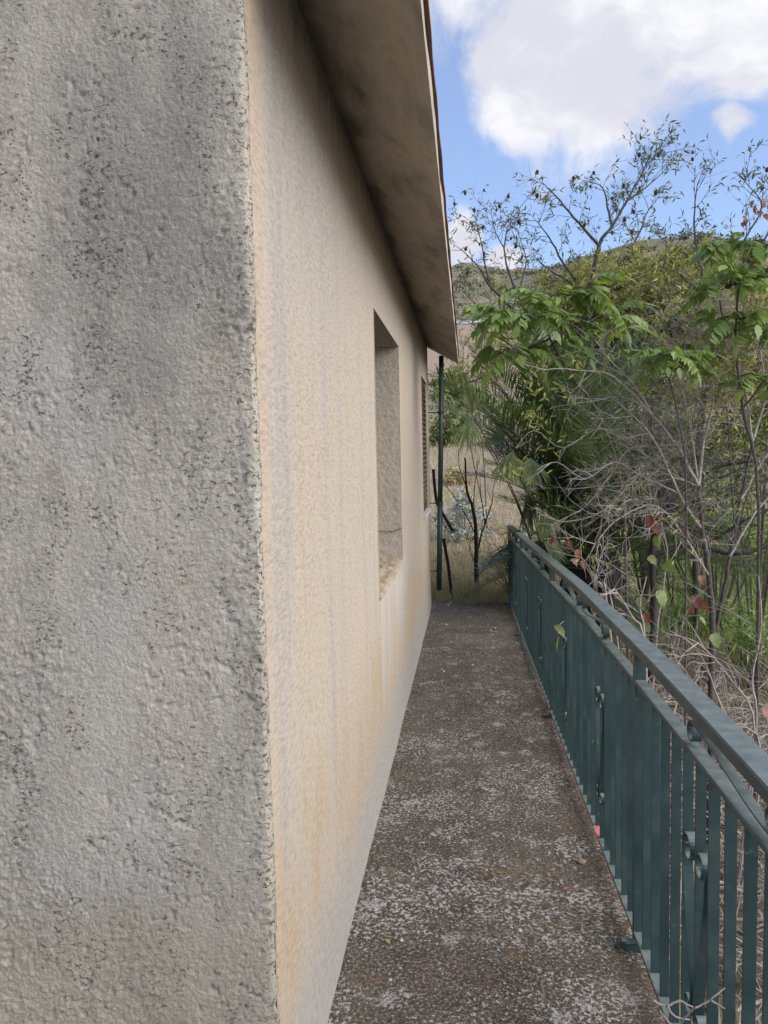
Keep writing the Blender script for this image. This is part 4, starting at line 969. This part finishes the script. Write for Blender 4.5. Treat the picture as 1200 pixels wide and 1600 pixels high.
# --- climbing vine with big leaves, green and red
vb = to_ground(W(1000, 1000, 3.4)); vine = empty('vine', vb, 'grape vine with pale green and red leaves winding behind the handrail', 'vine'); g = Geo()
limb(g, [vb, W(1025, 1010, 3.4), W(1035, 930, 3.4), W(1042, 860, 3.4), W(1028, 800, 3.4)], .008, .003); limb(g, [W(1035, 930, 3.4), W(990, 930, 3.45), W(960, 935, 3.5)], .004, .002)
limb(g, [vb, W(960, 960, 3.7), W(930, 905, 4.2), W(905, 868, 4.9), W(860, 845, 5.8), W(800, 835, 6.5)], .006, .002); limb(g, [vb, W(1060, 1000, 3.3), W(1085, 950, 3.3), W(1095, 930, 3.3)], .005, .002)
limb(g, [W(930, 905, 4.2), W(905, 930, 3.9), W(885, 965, 2.9), W(872, 978, 2.25)], .003, .0018)
VLV = [(1027, 838, 3.3, 1, .95), (1040, 880, 3.3, 1, .9), (1015, 870, 3.35, 1, .7), (1030, 925, 3.3, 1, 1.1), (1000, 935, 3.35, 1, .95), (985, 972, 3.35, 1, .8), (1005, 975, 3.3, 1, .7), (870, 978, 2.2, 1, .62), (874, 996, 2.2, 1, .7), (1115, 992, 3.2, 1, .9), (1135, 985, 3.2, 1, .85), (1150, 1005, 3.2, 1, .8), (1095, 965, 3.3, 1, .6), (1035, 1060, 2.9, 1, .5),
       (1015, 808, 3.3, 0, .75), (1020, 822, 3.3, 0, .6), (1030, 805, 3.3, 0, .5), (888, 846, 4.9, 0, .85), (868, 838, 5.4, 0, .8), (862, 842, 5.4, 0, .6), (902, 860, 4.7, 0, .8), (895, 874, 4.6, 0, .6), (912, 878, 4.5, 0, .75), (798, 830, 6.3, 0, .9), (1085, 932, 3.3, 0, .8), (1095, 940, 3.3, 0, .75), (1080, 945, 3.3, 0, .7), (1095, 900, 3.35, 0, .6), (1008, 960, 3.3, 0, .75), (882, 905, 4.4, 0, .5), (1195, 1108, 2.6, 0, .8), (1190, 318, 4.8, 0, 1.0), (1180, 322, 4.8, 0, .9), (1195, 335, 4.8, 0, .8), (1162, 338, 4.8, 0, .7), (1203, 320, 4.8, 0, .9), (1186, 330, 4.8, 0, .8), (1176, 314, 4.8, 0, .7), (1194, 312, 4.8, 0, .9), (1165, 343, 4.8, 0, .7), (1160, 348, 4.8, 0, .6), (1200, 342, 4.8, 0, .7)]
for (px, py, y_, gr, sc) in VLV:
    if py < 400: continue
    o = link('leaf', vl_g if gr else vl_r, vine, W(px, py, y_), (rng.uniform(-.5, .5)+.5, rng.uniform(.3, 1.2), rng.uniform(-2.6, -.5))); o.scale = (sc*.72*rng.uniform(.85, 1.1), sc*.66*rng.uniform(.8, 1.15), sc*.8)
    if not gr: o['label'] = 'withered red vine leaf'
g.build('stems', M_bark2, vine)
for (px, py, y_, gr, sc) in VLV:
    if py < 400:
        o = link('leaf', vl_r, bpy.data.objects['green_shrub.001'], W(px, py, Yh), (rng.uniform(-.5, .5), rng.uniform(.5, 1.3), rng.uniform(-2.6, -.5))); o.scale = (sc*.4, sc*.32, sc*.45); o['label'] = 'withered orange-red leaf at the top'

# --- small blackish bare tree past the end of the walkway
Yt = 8.2; tb = W(744.5, 926, Yt); tb.z = gz(tb.x, tb.y)-.05
t = empty('bare_tree', tb, 'slim blackish leafless tree in dry grass past the end of the walkway', 'tree'); tr = Geo(); g = Geo(); lv = []
limb(tr, [tb]+Ws([(744, 890), (743, 836), (739, 795), (728, 759), (726.6, 715)], Yt), .034, .010)
for pts, r0 in (([(743, 880), (748.6, 850), (758, 817), (769, 784), (772, 750)], .017), ([(742, 833), (725, 800), (695, 756)], .009), ([(743, 880), (735, 861), (735, 836)], .007), ([(739, 795), (742, 760), (747, 720)], .008), ([(758, 817), (752, 780), (750, 745)], .008), ([(728, 759), (718, 730), (716, 700)], .007), ([(744, 905), (765, 880), (790, 850)], .006)):
    c = limb(g, Ws(pts, Yt, .04), r0, .003, 5)
    for i in range(3, len(c)):
        if rng.random() < .4: twig(g, lv, c[i], (c[i]-c[i-1]).normalized()+rv(.7)+Vector((0, 0, .3)), rng.uniform(.15, .4), .004, 0, cfg3)
tr.build('trunk', M_blackbark, t, True); g.build('branches', M_blackbark, t)
# dry brown brush under the palm
db = to_ground(W(796, 930, 7.6)); t = empty('dry_brush', db, 'dry brown brush between the railing end and the slim bare tree', 'brush'); g = Geo(); lv = []
for i in range(26):
    p = W(rng.uniform(765, 815), rng.uniform(855, 915), 7.6+rng.uniform(-.2, .3)); c = limb(g, [db, db.lerp(p, .5)+Vector((.05, 0, .05)), p], .006, .0025, 4); twig(g, lv, c[-1], c[-1]-c[-2], .25, .003, 1, cfg3)
g.build('branches', M_bark, t)

# --- white flowering bush and green bushes on the slope
def sbush(px, py, rpx, hpx, n, mat, label, **k):
    """bush whose foot stands on the slope at photo position px,py"""
    p = hit(px, py); D = (p-CAM).length/FPX; rx, rz = rpx*D, hpx*D
    c = p + Vector((0, rx*.5, rz*.75)); v = (c-CAM); 
    bush(0, 0, 0, rx, rz, n, mat, label, c=c, L=9*D, Wd=3*D, **k)
def bush(px, py, Y, rx, rz, n, mat, label, name='bush', grp='bushes on the slope', flowers=0, L=.09, Wd=.035, c=None):
    c = c or W(px, py, Y); base = to_ground(c); t = empty(name, base, label, 'bush', grp); g = Geo(); lg = Geo(); fg = Geo()
    cl = [c + Vector((rng.gauss(0, .45)*rx, rng.gauss(0, .4)*rx, rng.gauss(0, .45)*rz)) for _ in range(14)]
    for q in cl: g.tube([base, base.lerp(q, .5)+Vector((0, 0, .1*rz)), q], [.02*rx, .014*rx, .005*rx], 4, False)
    for i in range(n):
        q = rng.choice(cl); p = q + Vector((rng.gauss(0, .22)*rx, rng.gauss(0, .22)*rx, rng.gauss(0, .2)*rz)); p.z = max(p.z, gz(p.x, p.y)+.03)
        lg.leaf(p, rv(1)+Vector((0, 0, .2)), rv(1)+Vector((0, 0, .6)), L*rng.uniform(.6, 1.3), Wd, .2)
        if flowers and rng.random() < flowers:
            for k in range(3): fg.leaf(p+rv(.02), rv(1), rv(1)+Vector((0, -1, 1)), .05, .045, .1)
    g.build('stems', M_bark, t); lg.build('crown', mat, t)
    if flowers: fg.build('flowers', L_white, t)
bush(726, 815, 12.5, .42, .42, 1500, L_bush, 'bush covered in white flowers behind the slim bare tree', 'flowering_bush', None, .26, .06, .02)
sbush(705, 700, 30, 40, 1800, L_bush, 'olive green bush on the slope just right of the drainpipe')
sbush(735, 640, 26, 30, 1500, L_bush, 'green bush on the slope below the roof corner')
sbush(702, 625, 24, 30, 1400, L_bush, 'dense green bush beside the upper drainpipe')
sbush(716, 760, 18, 16, 500, L_straw, 'straw-coloured dry bush on the slope above the white flowers')
sbush(765, 590, 22, 16, 700, L_straw, 'pale dry bush on the slope at the edge of the tan field')
bush(1150, 860, 11.5, 1.2, .7, 5200, L_reed, 'bright light green bush in the sunlit garden at the right', L=.16, Wd=.022)
bush(1080, 800, 13.5, 1.2, .9, 3600, L_reed, 'pale green feathery bush behind the tangled grey shrub', L=.17, Wd=.022)
sbush(1150, 790, 130, 85, 4600, L_bush, 'tall green bush behind the grey shrub at the right edge')
sbush(1010, 770, 120, 90, 4600, L_bush, 'green bush behind the palm and below the almond trees')
sbush(1140, 640, 120, 70, 4000, L_olive, 'yellowing bush in front of the hill at the right edge')
sbush(900, 620, 90, 50, 3000, L_olive, 'yellowing bush behind the top of the palm')
bush(1120, 760, 8.6, 1.0, .8, 3600, L_almond, 'dark green bush filling the space behind the tangled grey shrub', L=.09, Wd=.03)
bush(1010, 600, 9.2, .9, .6, 2600, L_bush, 'green bush just above the palm crown', L=.09, Wd=.03)
bush(1185, 640, 7.6, .6, .6, 1800, L_bush, 'leafy bush at the right edge under the climbing shrub', L=.08, Wd=.03)
bush(1085, 965, 8.5, .55, .3, 1100, L_reed, 'small bright green tuft low behind the grey shrub stems', L=.16, Wd=.02)
bush(1180, 1000, 7.0, .4, .3, 700, L_reed, 'small bright green tuft at the right edge above the brushwood', L=.16, Wd=.02)

# --- grass, litter, hill scrub
def grass(name, n, fx, fy, hmin, hmax, mat, label, wd=.006):
    g = Geo()
    for i in range(n):
        x, y = fx(), fy(); z = gz(x, y)
        if -.2 < x < .96 and y < 7.05: continue
        hgt = rng.uniform(hmin, hmax); ln = rv(.55); ln.z = 0; p = Vector((x, y, z-.01)); s = Vector((rng.uniform(-1, 1), rng.uniform(-1, 1), 0)).normalized()*wd
        n0 = len(g.v); t_ = p+Vector((0, 0, hgt))+ln*hgt; m_ = p.lerp(t_, .55)+Vector((0, 0, .08*hgt)); g.v += [tuple(p-s), tuple(p+s), tuple(m_+s*.7), tuple(m_-s*.7), tuple(t_)]; g.f += [(n0, n0+1, n0+2, n0+3), (n0+3, n0+2, n0+4)]
    tag(g.build(name, mat), label, 'grass', kind='stuff')
grass('dry_grass', 16000, lambda: rng.uniform(-2.0, 3.4), lambda: 7.05+abs(rng.gauss(0, 2.2)), .05, .24, L_straw, 'dry straw-coloured grass past the end of the walkway', .004)
grass('slope_grass', 16000, lambda: rng.uniform(-3, 9), lambda: rng.uniform(11, 34), .08, .35, L_straw, 'dry tufted grass on the rising slope', .008)
grass('garden_grass', 12000, lambda: rng.uniform(1.1, 8), lambda: rng.uniform(.5, 13), .06, .28, L_straw, 'dry grass on the garden ground below the railing', .005)
grass('green_grass', 14000, lambda: rng.uniform(2.2, 9), lambda: rng.uniform(7.5, 19), .15, .55, L_reed, 'light green grass in the sunlit garden', .007)
g = Geo()
for i in range(9000):
    x, y = (rng.uniform(-1.5, 3), 7.0+abs(rng.gauss(0, 3.5))) if i % 2 else (rng.uniform(1.05, 6), rng.uniform(-.5, 12))
    if x < .98 and y < 7.02: continue
    g.leaf(Vector((x, y, gz(x, y)+rng.uniform(.005, .05))), rv(1)*Vector((1, 1, .3)), rv(.5)+Vector((0, 0, 1)), rng.uniform(.03, .08), .028, .3)
tag(g.build('leaf_litter', L_litter), 'fallen brown leaves on the earth', 'leaves', kind='stuff')
g = Geo()
for i in range(2600):
    y = rng.uniform(92, 420); x = y*rng.uniform(-.12, .45)
    dn_ = .30+.5*(x/y > .06)*(y < 260) 
    if rng.random() > dn_ or vnoise(np.array(x/18), np.array(y/18), 5) < .38: continue
    z = gz(x, y); s = rng.uniform(.35, 1.1)*(1+.0025*y)
    for k in range(22): g.leaf(Vector((x+rng.gauss(0, .5)*s, y+rng.gauss(0, .5)*s, z+abs(rng.gauss(0, .42))*s)), rv(1), rv(1)+Vector((0, 0, .6)), .55*s, .34*s, .2)
tag(g.build('hill_scrub', L_scrub), 'scrub scattered over the far hillsides', 'scrub', kind='stuff')
g = Geo()
for i in range(260):
    y = rng.uniform(30, 76); x = y*rng.uniform(-.06, .4); z = gz(x, y); s = rng.uniform(.4, 1.1)
    if 45 < y < 76 and x/y < .045: continue
    for k in range(40): g.leaf(Vector((x+rng.gauss(0, .5)*s, y+rng.gauss(0, .5)*s, z+abs(rng.gauss(0, .6))*s)), rv(1), rv(1)+Vector((0, 0, .6)), .3*s, .14*s, .2)
tag(g.build('field_scrub', L_bush), 'low green scrub along the edges of the tan field', 'scrub', kind='stuff')
# guard rail by the far road
gr = empty('guardrail', (10, 80.2, gz(10, 80.2)), 'white metal guardrail along the far road above the tan field', 'guardrail')
g = Geo()
for i in range(60):
    x0, x1 = -40+i*2.5, -37.5+i*2.5; z0, z1 = gz(x0, 80.2), gz(x1, 80.2)
    for k in range(3):
        a, b_ = [(.38, 0), (.5, -.06), (.62, 0), (.74, -.06)][k:k+2]; g.quad((x0, 80.2+a[1], z0+a[0]), (x1, 80.2+a[1], z1+a[0]), (x1, 80.2+b_[1], z1+b_[0]), (x0, 80.2+b_[1], z0+b_[0]))
g.build('rail', M_rail, gr)
pg = Geo(); pg.box(-.06, .06, 0, .1, -.1, .72); pm2 = pg.mesh('post', M_rail)
for i in range(30): x = -20+i*2.5; link('post', pm2, gr, (x, 80.26, gz(x, 80.26)))
